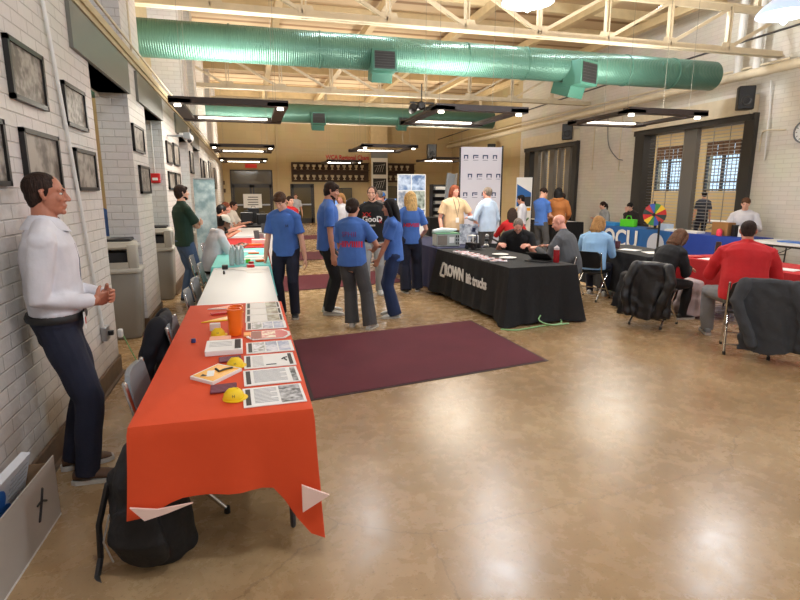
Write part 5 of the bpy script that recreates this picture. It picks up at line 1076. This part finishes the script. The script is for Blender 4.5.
part('hub', MB().lathe([(.001, 0), (.04, 0), (.04, .03), (.001, .03)], (-.02, -.015, .36), 14, Matrix.Rotation(-PI/2, 3, 'Y')), M['ink'], t); part('stand', MB().box(.03, .07, -.03, .03, 0, .4).box(-.08, .2, -.15, .15, 0, .02), M['black'], t); part('pointer', MB().bx((-.02, 0, .66), (.03, .03, .06)), M['ink'], t)
t = thing('gift_bag', 'bright green tote bag on the blue lettered cloth', 'bag', (OX+.3, 12.65, ZC), R(20)); part('bag_body', MB().rbox(-.09, .09, -.22, .22, 0, .2, .02), M['green'], t); part('handle', MB().tube([(0, -.08, .2), (0, -.05, .29), (0, .05, .29), (0, .08, .2)], .012, 6), M['green'], t)
clutter('box', OX+.3, 13.4, ZC, 'flat light blue box on the blue lettered cloth', d=(.3, .7, .09), m=mat('sky_box', (60, 150, 215), .5)); clutter('box', OX+.25, 11.2, ZC, 'clear plastic tub on the blue cloth left of prize wheel stand', d=(.2, .3, .16), m=mat('tub', (180, 200, 225), .3), name='plastic_tub', cat='tub')
for i, (y, l) in enumerate(((10.9, 'white folded cups on royal blue cloth, left'), (10.5, 'white tray on royal blue cloth, middle'), (10.2, 'white packet on royal blue cloth, right'))): clutter('box', OX+.2, y, ZC, l, d=(.25, .3, .05), name='tray', cat='tray')
clutter('box', OX+.3, 9.55, ZC, 'brown cardboard carton before the woman in white', d=(.22, .42, .28), m=M['brownbox'], name='carton')
t = thing('gift_bottle', 'pink bottle with round top before the brown carton', 'bottle', (OX+.1, 9.45, ZC)); part('body', MB().lathe([(.001, 0), (.055, 0), (.06, .1), (.04, .14), (.001, .16)], n=16), M['pink'], t, smooth=40)
for i, (y, h_, m_, l) in enumerate(((9.25, .24, 'black', 'black upright folder right of the brown carton'), (9.08, .22, 'white', 'white upright folder right of the brown carton'), (8.98, .22, 'black', 'thin black tumbler on royal blue cloth'), (8.88, .24, 'silver', 'thin silver tumbler on royal blue cloth'))): clutter('box', OX+.3, y, ZC, l, d=(.12, .09, h_), m=M[m_], name='tumbler' if 'tumbler' in l else 'folder', cat='tumbler' if 'tumbler' in l else 'folder')
clutter('box', OX+.42, 8.55+.25, ZC, 'crumpled black pouch on royal blue cloth end', d=(.16, .12, .1), m=M['black'], name='pouch', cat='pouch') if 0 else None
clutter('box', OX+.3, 7.9, .7415, 'flat blue folder on white table at right edge', d=(.3, .5, .02), m=M['blue'], name='folder', cat='folder')
# ------------------------------------------------------------------ red table and middle table
table('folding table under the red cloth at the right', (6.45, 5.35, 0), 0, .76, 2.5); tcloth('tablecloth', 'red tablecloth on the table at right foreground', (6.45, 5.35, 0), 0, .84, 2.6, (.25, .3, .3, .25), M['redcloth'], flare=.05, wave=.015, seed=41)
table('folding table under red cloth at the far right edge', (6.6, 3.6, 0), 0, .76, .9); tcloth('tablecloth', 'second red tablecloth at the right edge of the picture', (6.6, 3.6, 0), 0, .84, .84, (.25,)*4, M['redcloth'], seed=42) 
clutter('paper', 6.25, 5.05, ZC, 'white leaflets at the near part of the red cloth', d=(.22, .3, .006), rz=.2); clutter('paper', 6.2, 6.1, ZC, 'white leaflet at the far part of the red cloth', d=(.22, .28, .004), rz=.1); clutter('box', 6.2, 6.4, ZC, 'small red folder on the red cloth beside the woman in black', d=(.2, .2, .02), m=M['red'], name='folder', cat='folder')
solo('thermos', MB().lathe([(.001, 0), (.04, .003), (.04, .2), (.034, .22), (.034, .26), (.001, .265)], n=18), mat('thermos_brown', (70, 44, 34), .35), 'dark brown thermos between the woman in black and man in red', 'bottle', (6.13, 5.95, ZC), smooth=40)
t = thing('glass_jar', 'clear jar with red lid on the red cloth right of man in red', 'jar', (6.35, 5.12+.2, ZC)); part('jar_body', MB().lathe([(.001, 0), (.05, .003), (.055, .05), (.055, .16), (.045, .18), (.001, .18)], n=18), mat('jar_dark', (90, 40, 48), .15), t, smooth=40); part('lid', MB().lathe([(.05, .18), (.05, .21), (.001, .21)], n=18), M['red'], t)
MT = (6.05, 7.45)
table('folding table under the black cloth before the woman in light blue', MT+(0,), R(-6), .76, 1.75); tcloth('tablecloth', 'black tablecloth on the table before the woman in light blue', MT+(0,), R(-6), .82, 1.8, (.1,)*4, M['blackcloth'], seed=43)
clutter('paper', 5.95, 7.5, ZC, 'white papers on the black cloth beside dark cup', d=(.22, .3, .003), rz=.4); clutter('paper', 6.0, 7.05, ZC, 'white and green paper at the near end of the black cloth', d=(.22, .3, .003), rz=-.3); clutter('paper', 6.2, 6.8, ZC, 'white paper at the right end of black cloth', d=(.3, .22, .003), rz=.1)
solo('cup', MB().lathe([(.001, 0), (.033, .002), (.042, .12), (.044, .12), (.035, .01)], n=18), mat('cup_maroon', (80, 40, 50), .4), 'dark maroon cup on the black cloth by the woman in light blue', 'cup', (5.9, 7.75, ZC), smooth=40); bottle(5.83, 7.95, ZC, 'clear bottle standing behind the maroon cup', .032, .2)
# chairs at the right
def cc_(label, x, y, rz, sh='gray'): return chair2(label, x, y, rz)
blk = chair('black padded chair with chrome legs, draped with the black puffer coat', (4.98, 5.72, 0), R(-62), sh='black')
dup(blk, 'black chair under the man in red, draped with the gray wool coat', (5.06, 4.42, 0), R(-45)); dup(blk, 'black chair under the woman in light blue sweater', (5.22, 7.42, 0), R(-58)); dup(blk, 'black chair with chrome legs under the bald man in gray', (4.32, 6.98, 0), R(60)); dup(blk, 'black chair behind the black table under bald man in black polo', (4.12, 8.66, 0), R(150))
drape('puffer_coat', 'black quilted puffer coat hung over the chair of woman in black', (4.83, 5.60, 0), R(-62), fab('puffer', (24, 24, 27), .45, .5, 9), .14, .80, .46, .60, .09, 3, 'coat', skew=-.06)
drape('wool_coat', 'dark gray wool coat hung over the chair at right foreground', (5.00, 4.18, 0), R(-45), fab('wool_gray', (62, 64, 68), .95, .3, 20), .10, .80, .50, .66, .09, 5, 'coat', skew=.14)
o = drape('shopping_bag', 'crumpled pale pink and gray bag on the floor under the red table', (5.85, 5.98, 0), R(-90), fab('bag_pink', (178, 160, 160), .5, .6, 12), .02, .48, .3, .42, .14, 8, 'bag', sleeves=False)
o = drape('dark_bag', 'black bag on the floor beside the puffer coat chair', (5.35, 6.62, 0), R(-80), M['blackcloth'], .02, .5, .34, .42, .14, 9, 'bag', sleeves=False)
t = thing('easel_post', 'thin silver rail frame beside the left booth', 'frame', (-.85, 10.6, 0)) if 0 else None
t = thing('rollup_banner', 'gray teal roll-up banner standing behind the man in green', 'banner', (-.84, 11.4, 0), R(-10)); part('sheet', MB().box(-.2, .2, -.008, .008, .08, 1.92), photo_mat('print_teal', (108, 134, 140), (168, 186, 190), 5, 31), t); part('base', MB().rbox(-.22, .22, -.1, .1, 0, .08, .02), M['silver'], t); part('top_rail', MB().box(-.2, .2, -.015, .015, 1.92, 1.95), M['silver'], t)
for i, (y, l) in enumerate(((8.3, 'gray folding chair at the teal table'), (10.3, 'gray folding chair at the red-clothed left table'), (12.6, 'gray folding chair by the white-clothed left table'))): chair2(l, -.62 if i < 2 else -.75, y, -90)
# ------------------------------------------------------------------ the people
BT = fab('blue_tee', (68, 110, 186)); JEAN = fab('jeans', (70, 92, 124), .9, .3, 16); DENIM = fab('dark_denim', (28, 46, 84), .85); NAVY = fab('navy_twill', (24, 28, 48)); BLK = fab('black_knit', (18, 18, 21)); GRY = fab('gray_slacks', (72, 72, 74)); LGRY = fab('light_gray', (158, 160, 162))
WHT = fab('white_cotton', (212, 212, 220)); TAN = fab('tan_shirt', (206, 178, 142)); LBL = fab('pale_blue', (176, 196, 222)); SKYS = fab('sky_sweater', (142, 182, 220)); RED = fab('red_knit', (188, 26, 32)); HGR = fab('heather_gray', (84, 86, 90)); GRN = fab('forest_green', (26, 54, 42)); BRN = fab('caramel_jacket', (172, 108, 56))
HD, HB, HK, HBL, HSB, HGY, HRD, HBN = hairm('dark_brown', (44, 30, 24)), hairm('brown', (74, 50, 36)), hairm('black', (24, 20, 20)), hairm('blonde', (196, 160, 104)), hairm('sandy', (158, 118, 74)), hairm('gray', (120, 108, 98)), hairm('auburn', (124, 66, 44)), hairm('chestnut', (92, 62, 42))
S_W, S_B, S_BR, S_G = mat('shoe_white', (206, 206, 204), .5), mat('shoe_black', (24, 24, 26), .45), mat('shoe_brown', (92, 66, 48), .7), mat('shoe_gray', (130, 132, 134), .7)
MATS['white_sole'] = mat('sole_white', (196, 192, 184), .6)
SIT = dict(pel=(0, 0, .545), seat=True, fr=(.13, .40), fl=(-.13, .42), kr=(.2, .6, 1), kl=(-.2, .6, 1))
def P(*a, **k): return person(*a, **k)
# man in white at the left wall
o, inf = P('man in white dress shirt and dark trousers leaning by the brick wall, hands clasped', -1.10, 3.40, 10, 1.80, pel=(0, .01, .935), lean=0, hr=(.10, .21, 1.05), hl=(-.04, .25, 1.06), hdr=(-.8, .55, 0), hdl=(.8, .5, 0), er=(.45, -1, -.35), el=(-.45, -1, -.35), palm=(0, -1, .0), thumb=(0, .1, 1), curl=38,
  fr=(.11, .08), fl=(-.12, .0), look=(0, 2), top='shirt', tc=WHT, bc=NAVY, leg='reg', hc=HD, skin='deep', sc=S_BR, tuck=True, w=1.10, vox=.005, fold=.006, belly=.02, hair='crop', ft=(8, -10))
bl = MB(); sp = inf['sp']; s_ = inf['s']
bl.lathe([(.186*s_*1.06, -.02), (.190*s_*1.06, 0), (.182*s_*1.06, .02)], (0, 0, 0), 24); me = bl.mesh('belt', M['black'], 40)
for v in me.vertices: v.co = V((v.co.x*1.0, v.co.y*.745, v.co.z))+sp[1].lerp(sp[2], .28)
link('belt', me, o); bdg = MB(); bdg.bx(sp[1]+V((.10, .145, .01)), (.055, .006, .10)); b_ = part('id_badge', bdg, M['paper'], o); part('badge_photo', MB().bx(sp[1]+V((.10, .149, .01)), (.03, .003, .035)), M['red'], b_); part('badge_clip', MB().bx(sp[1]+V((.10, .145, .075)), (.014, .006, .04)), M['ink'], b_)
pk = MB(); pk.tube([sp[2]+V((0, inf['s']*.126, 0)), sp[3]+V((0, .137, 0)), sp[4]+V((0, .140, 0)), sp[5]+V((0, .125, 0))], .006, 6, side=(1, 0, 0)); part('button_placket', pk, fab('placket', (120, 122, 134)), inf['shirt'])
# man in green
P('man in dark green tee and jeans with arms crossed by the second pillar', -.98, 8.75, 28, 1.80, hr=(-.12, .19, 1.15), hl=(.12, .21, 1.19), hdr=(-1, -.1, .1), hdl=(1, -.15, .1), er=(.9, .5, -1), el=(-.9, .5, -1), thumb=(0, .1, 1), palm=(0, -1, 0), curl=30, top='tee', tc=GRN, bc=JEAN, leg='reg', hair='fringe', hc=HD, skin='fair', sc=S_B, beard=HD, w=1.05, look=(0, -4))
# boy in blue
o, inf = P('teenage boy in blue tee and dark trousers looking down at left table', .44, 7.42, -108, 1.72, lean=10, hr=(.26, .10, .82), hl=(-.28, .06, .80), look=(-8, 32), tc=BT, bc=NAVY, leg='reg', hair='fringe', hc=HB, sc=S_B, w=.95, loose=.014, curl=30, fr=(.10, -.02), fl=(-.11, .05))
print_on(inf, 'H', .05, M['ink'], .12, True, .001, .07)
o, inf = P('tall man in blue tee and black trousers in profile, dark beard', 1.00, 7.45, -4, 1.84, lean=4, hr=(.24, .06, .80), hl=(-.24, .1, .80), look=(-6, 12), tc=BT, bc=BLK, leg='reg', hair='fringe', hc=HD, skin='mid', sc=S_W, beard=HD, w=.98, loose=.012)
o, inf = P('woman in blue tee and wide gray slacks seen from behind, in front of the group', 1.19, 6.58, 62, 1.61, lean=4, hr=(.20, .32, 1.02), hl=(-.12, .34, 1.04), hdr=(-.3, 1, .1), er=(.8, -.2, -.8), look=(-14, 4), tc=BT, bc=GRY, leg='wide', hair='bun', hc=HD, skin='mid', sc=S_W, w=1.02, loose=.022, fr=(.26, -.06), fl=(-.03, .04), fem=1)
print_on(inf, 'HIIVIIIII', .10, fab('print_red', (205, 40, 56)), -.03, False, .003); print_on(inf, 'SPHII', .085, fab('print_dim', (120, 60, 120)), .09, False, .001)
o, inf = P('smiling man in black tee with white and red graphic and light gray trousers, facing camera', 1.93, 8.75, -104, 1.79, lean=0, hr=(.27, .10, .86), hl=(-.27, .06, .80), look=(-8, 2), tc=BLK, bc=LGRY, leg='reg', hair='receding', hc=HB, skin='fair', sc=S_W, beard=HB, w=1.05, loose=.014)
print_on(inf, 'GooD', .125, M['paper'], .05, True, .004, .0); print_on(inf, 'XX', .10, M['red'], .12, True, .002, -.09); print_on(inf, 'IIIIIIIIIII', .035, M['paper'], -.05, True, .001); print_on(inf, 'II', .09, M['red'], .02, True, .001, .13)
o, inf = P('woman with long black hair in blue tee and loose dark jeans, facing left', 1.84, 7.02, 168, 1.60, lean=3, hr=(.12, .22, 1.04), hl=(-.06, .26, .80), hdr=(-.7, .4, .2), er=(.8, -.6, -.7), look=(-6, 8), tc=BT, bc=DENIM, leg='wide', hair='long', hc=HK, skin='mid', sc=S_W, fem=1, w=.95, loose=.014, curl=40)
o, inf = P('blonde woman in blue tee and flared navy trousers with her back turned', 2.58, 8.72, 80, 1.70, lean=2, hr=(.22, .22, .98), hl=(-.25, .12, .86), look=(8, 4), tc=BT, bc=NAVY, leg='wide', hair='long', hc=HBL, sc=S_B, fem=1, w=.93, loose=.004, fr=(.13, .1), fl=(-.09, -.08))
print_on(inf, 'HIIVIIIII', .085, fab('print_red', (205, 40, 56)), -.0, False, .003)
o, inf = P('smiling woman in tan work shirt with black lanyard behind the navy table', 4.12, 10.75, -88, 1.84, hr=(.30, .10, .86), hl=(-.34, .30, 1.02), look=(12, -2), top='tee', tc=TAN, bc=GRY, leg='reg', hair='bob', hc=HRD, skin='rosy', sc=S_B, fem=1, w=1.14, belly=.05, loose=.012)
ln = MB(); sp = inf['sp']; s_ = inf['s']; ln.tube([sp[7]+V((.05, .075, 0)), sp[5]+V((.05, .165, 0)), sp[3]+V((.01, .205, -.05)), sp[5]+V((-.05, .165, 0)), sp[7]+V((-.05, .075, 0))], .006, 6); part('lanyard', ln, M['ink'], o); part('name_badge', MB().bx(sp[3]+V((.01, .21, -.12)), (.07, .006, .10)), M['paper'], o)
P('man in pale blue shirt and dark trousers with back turned, beside the backdrop', 4.72, 10.40, 112, 1.80, hr=(.26, .10, .86), hl=(-.22, .30, 1.12), look=(6, 2), top='shirt', tc=LBL, bc=GRY, leg='reg', hair='receding', hc=HGY, skin='rosy', sc=S_B, w=1.05, belly=.03, loose=.012)
# seated around the black table
P('bald man in black polo seated and bent over the black table', 4.32, 8.22, -122, 1.80, lean=30, hr=(.26, .42, .83), hl=(-.18, .46, .83), hdr=(-.5, .8, 0), hdl=(.5, .8, 0), er=(.4, -.5, -1), el=(-.4, -.5, -1), look=(4, 52), top='polo', tc=BLK, bc=JEAN, hair='crop', hc=HGY, skin='rosy', sc=S_B, w=1.12, belly=.05, curl=35, group=None, **SIT)
P('bald man in heather gray jacket seated at the black table, back half turned', 4.50, 6.98, 124, 1.80, lean=14, hr=(.16, .42, .84), hl=(-.2, .42, .84), hdr=(-.3, 1, 0), hdl=(.3, 1, 0), er=(.4, -.5, -1), el=(-.4, -.5, -1), look=(14, 24), top='jacket', tc=HGR, bc=BLK, hair='bald', hc=HGY, skin='rosy', sc=S_B, w=1.16, belly=.05, loose=.012, **SIT)
o, inf = P('woman with shoulder-length blonde hair in light blue sweater seated with back to camera', 5.18, 7.38, 40, 1.72, lean=16, hr=(.16, .42, .82), hl=(-.16, .42, .82), hdr=(0, 1, 0), hdl=(0, 1, 0), er=(.4, -.5, -1), el=(-.4, -.5, -1), look=(-6, 14), top='long', tc=SKYS, bc=NAVY, hair='bob', hc=HSB, sc=S_W, fem=1, w=1.1, belly=.03, loose=.014, **SIT)
P('woman in black sweater seated leaning toward the red table, brown hair hanging', 5.12, 5.86, 12, 1.68, lean=34, hr=(.10, .50, .72), hl=(-.12, .52, .74), hdr=(0, 1, -.3), hdl=(0, 1, -.3), er=(.4, -.5, -1), el=(-.4, -.5, -1), look=(-2, 30), top='long', tc=BLK, bc=BLK, hair='bob', hc=HBN, skin='fair', sc=S_B, fem=1, w=1.0, loose=.02, **SIT)
P('man in bright red pullover and gray trousers seated at the red table, back to camera', 5.14, 4.60, 46, 1.86, lean=26, hr=(.24, .46, .80), hl=(-.26, .44, .82), hdr=(-.2, 1, 0), hdl=(.2, 1, 0), er=(.4, -.5, -1), el=(-.4, -.5, -1), look=(0, 18), top='long', tc=RED, bc=fab('heather_trousers', (128, 128, 130)), leg='reg', hair='crop', hc=HD, skin='deep', sc=S_G, w=1.16, belly=.03, loose=.016, pel=(0, 0, .55), seat=True, fr=(.16, .40), fl=(-.27, .42), kr=(.3, .6, 1), kl=(-.4, .5, 1))
P('person in red top at the right picture edge, seated at the red table', 7.12, 4.85, 175, 1.75, lean=20, hr=(.2, .36, .82), hl=(-.2, .36, .82), hdr=(0, 1, 0), hdl=(0, 1, 0), er=(.4, -.5, -1), el=(-.4, -.5, -1), look=(0, 20), top='long', tc=RED, bc=BLK, hair='short', hc=HD, sc=S_B, vox=.011, **SIT)
far = dict(vox=.0105, fold=.004)
W1 = dict(er=(.4, -.5, -1), el=(-.4, -.5, -1), pel=(0, 0, .60), seat=True, fr=(.13, .36), fl=(-.13, .36), kr=(.2, .6, 1), kl=(-.2, .6, 1))
P('woman with short wavy brown hair in white top seated before the white wall', 10.78, 9.85, -140, 1.95, lean=12, hr=(.2, .34, .86), hl=(-.2, .34, .86), look=(0, 12), top='long', tc=WHT, bc=BLK, hair='curly', hc=HBN, sc=S_B, fem=1, w=1.1, vox=.0095, fold=.004, loose=.015, **W1)
P('woman with ponytail in pale gray top seated by wall, looking left', 10.75, 14.75, 172, 1.75, lean=14, hr=(.2, .34, .86), hl=(-.2, .34, .86), look=(0, 10), top='long', tc=LGRY, bc=BLK, hair='pony', hc=HD, sc=S_B, fem=1, **W1, **far)
P('dark haired person in dark brown top seated by wall, hand at chin', 10.75, 13.55, -158, 1.75, lean=16, hr=(.06, .26, 1.12), hl=(-.2, .34, .86), hdr=(0, .2, 1), look=(0, 16), top='long', tc=fab('dark_brown_top', (40, 30, 30)), bc=BLK, hair='fringe', hc=HK, sc=S_B, **W1, **far)
P('woman in dark jacket seated near the farther shutter, arm stretched left', 10.55, 16.6, 190, 1.75, lean=16, hr=(.25, .5, .86), hl=(-.2, .45, .86), look=(0, 8), top='long', tc=fab('dark_teal_jacket', (24, 36, 40)), bc=BLK, hair='bob', hc=HD, sc=S_B, fem=1, **W1, **far)
P('boy in blue tee with backpack standing before farther shutter', 6.88, 12.0, 20, 1.79, hr=(.1, .34, 1.02), hl=(-.1, .34, 1.02), look=(-10, 22), tc=BT, bc=GRY, leg='reg', hair='curly', hc=HD, sc=S_B, **far)
P('girl with long dark hair in caramel brown jacket standing with her back turned', 7.42, 12.15, 60, 1.80, hr=(.24, .3, .98), hl=(-.24, .2, .98), look=(10, 6), top='hood', tc=BRN, bc=BLK, hair='long', hc=HK, sc=S_B, fem=1, w=1.05, loose=.03, **far)
P('person in pale jacket partly hidden behind the girl in caramel jacket', 8.0, 12.9, 150, 1.66, look=(0, 6), top='long', tc=TAN, bc=BLK, hair='short', hc=HD, sc=S_B, **far)
P('person in white and green top behind the boy in blue near the farther shutter', 6.62, 12.5, 140, 1.62, look=(0, 16), top='long', tc=WHT, bc=GRY, hair='short', hc=HK, skin='mid', sc=S_B, **far)
P('woman with dark brown hair in red top seated behind the bald man in black', 5.38, 10.55, 70, 1.75, lean=8, hr=(.2, .34, .86), hl=(-.2, .34, .86), look=(0, 10), top='long', tc=RED, bc=BLK, hair='long', hc=HD, sc=S_B, fem=1, **SIT, **far)
dup(blk, 'black chair under the woman in red behind the bald man', (5.36, 10.5, 0), R(-20))
P('woman in pale top with red lanyard standing far off near the single dark door', 1.88, 23.4, -94, 1.62, tc=fab('pale_top', (200, 204, 214)), bc=BLK, leg='slim', hair='short', hc=HB, sc=S_B, fem=1, **far)
P('seated man in white hoodie and white cap bent over the teal table', -.62, 8.72, 22, 1.78, lean=20, hr=(.1, .46, .82), hl=(-.14, .44, .82), er=(.4, -.5, -1), el=(-.4, -.5, -1), look=(0, 24), top='hood', tc=WHT, bc=BLK, hair='crop', hc=HK, skin='dark', sc=S_B, hcap=mat('cap_white', (225, 222, 212), .7), loose=.025, beard=HK, **SIT, **far)
P('seated man in black tee and dark cap behind the man in white hoodie', -.72, 11.6, 20, 1.80, lean=14, hr=(.1, .40, .84), hl=(-.14, .40, .84), look=(0, 14), tc=BLK, bc=BLK, hair='short', hc=HK, skin='mid', sc=S_B, hcap=M['black'], **W1, **far)
P('seated person with reddish hair and orange lanyard on left row', -.66, 13.6, -10, 1.80, lean=10, hr=(.1, .40, .84), hl=(-.14, .40, .84), look=(0, 10), tc=fab('pale_pink_top', (214, 190, 180)), bc=BLK, hair='curly', hc=HRD, skin='rosy', sc=S_B, **W1, **far)
P('seated person in pale shirt farthest back on left row', -.50, 15.4, -20, 1.80, lean=6, hr=(.1, .40, .84), hl=(-.14, .40, .84), look=(0, 10), tc=fab('cream_top', (220, 212, 200)), bc=BLK, hair='short', hc=HD, skin='mid', sc=S_B, **W1, **far)
for x, y, l in ((-.66, 8.7, 'gray chair under the man in white hoodie'), ): pass
P('person in blue shirt and white cap seen through the first opening', -2.5, 10.3, -60, 1.66, tc=BT, bc=BLK, hair='short', hc=HK, sc=S_B, hcap=M['white'], skin='mid', **far)
P('person in dark red top in the adjoining hall behind the brick wall', -3.2, 12.2, -90, 1.75, tc=fab('dark_red_top', (150, 26, 40)), bc=BLK, hair='short', hc=HK, sc=S_B, **far)
P('woman with light reddish hair in pale top behind the tall man in blue', 2.05, 12.6, -130, 1.66, tc=WHT, bc=JEAN, hair='bob', hc=HSB, skin='rosy', sc=S_B, fem=1, **far)
P('gray-haired man behind the smiling man in black tee', 2.95, 12.6, 150, 1.74, top='long', tc=fab('taupe_shirt', (110, 100, 96)), bc=BLK, hair='short', hc=HGY, skin='rosy', sc=S_B, **far)
P('person in gray top and blue cap beside the photo display board', 3.12, 13.0, -150, 1.68, top='long', tc=HGR, bc=BLK, hair='short', hc=HD, sc=S_B, hcap=M['blue'], skin='rosy', **far)
P('person in red top mostly hidden behind the boy looking down', .86, 12.4, -60, 1.60, tc=RED, bc=BLK, hair='short', hc=HD, sc=S_B, **far)
P('person in dark striped top seen through the rolling door grille', 13.9, 14.25, 70, 1.72, tc=fab('slate_top', (52, 58, 72)), bc=NAVY, hair='short', hc=HK, sc=S_B, **far)
# annex furniture behind the grille
for x, y, l in ((15.0, 14.6, 'white topped table in the annex behind the grille, left'), (14.6, 12.2, 'white topped table in the annex behind the grille, right')): table(l, (x, y, 0), 0, .8, 1.5, thick=.04)
for x, y, l in ((14.4, 14.9, 'gray chair in the annex beside the left table'), (14.0, 11.7, 'gray chair in the annex beside the right table')): chair2(l, x, y, -80)
EXPO = -0.25
# ------------------------------------------------------------------ camera, world
F = 540.; PITCH = math.atan(108/F); psi = math.atan(151*math.cos(PITCH)/F)
cd = bpy.data.cameras.new('camera'); cam = bpy.data.objects.new('camera', cd); C.objects.link(cam)
cd.sensor_fit = 'HORIZONTAL'; cd.sensor_width = 36; cd.lens = 36*F/800; cd.clip_start = .05; cd.clip_end = 200
cam.location = (0, 0, 1.68); cam.rotation_euler = (PI/2-PITCH, 0, -psi)
sc_ = bpy.context.scene; sc_.camera = cam
wd = bpy.data.worlds.new('sky'); sc_.world = wd; wd.use_nodes = True
bg = wd.node_tree.nodes['Background']; bg.inputs['Color'].default_value = (.55, .78, 1, 1); bg.inputs['Strength'].default_value = 2.2
vs = sc_.view_settings; vs.view_transform = 'Standard'; vs.look = 'None'; vs.gamma = 1; vs.exposure = EXPO
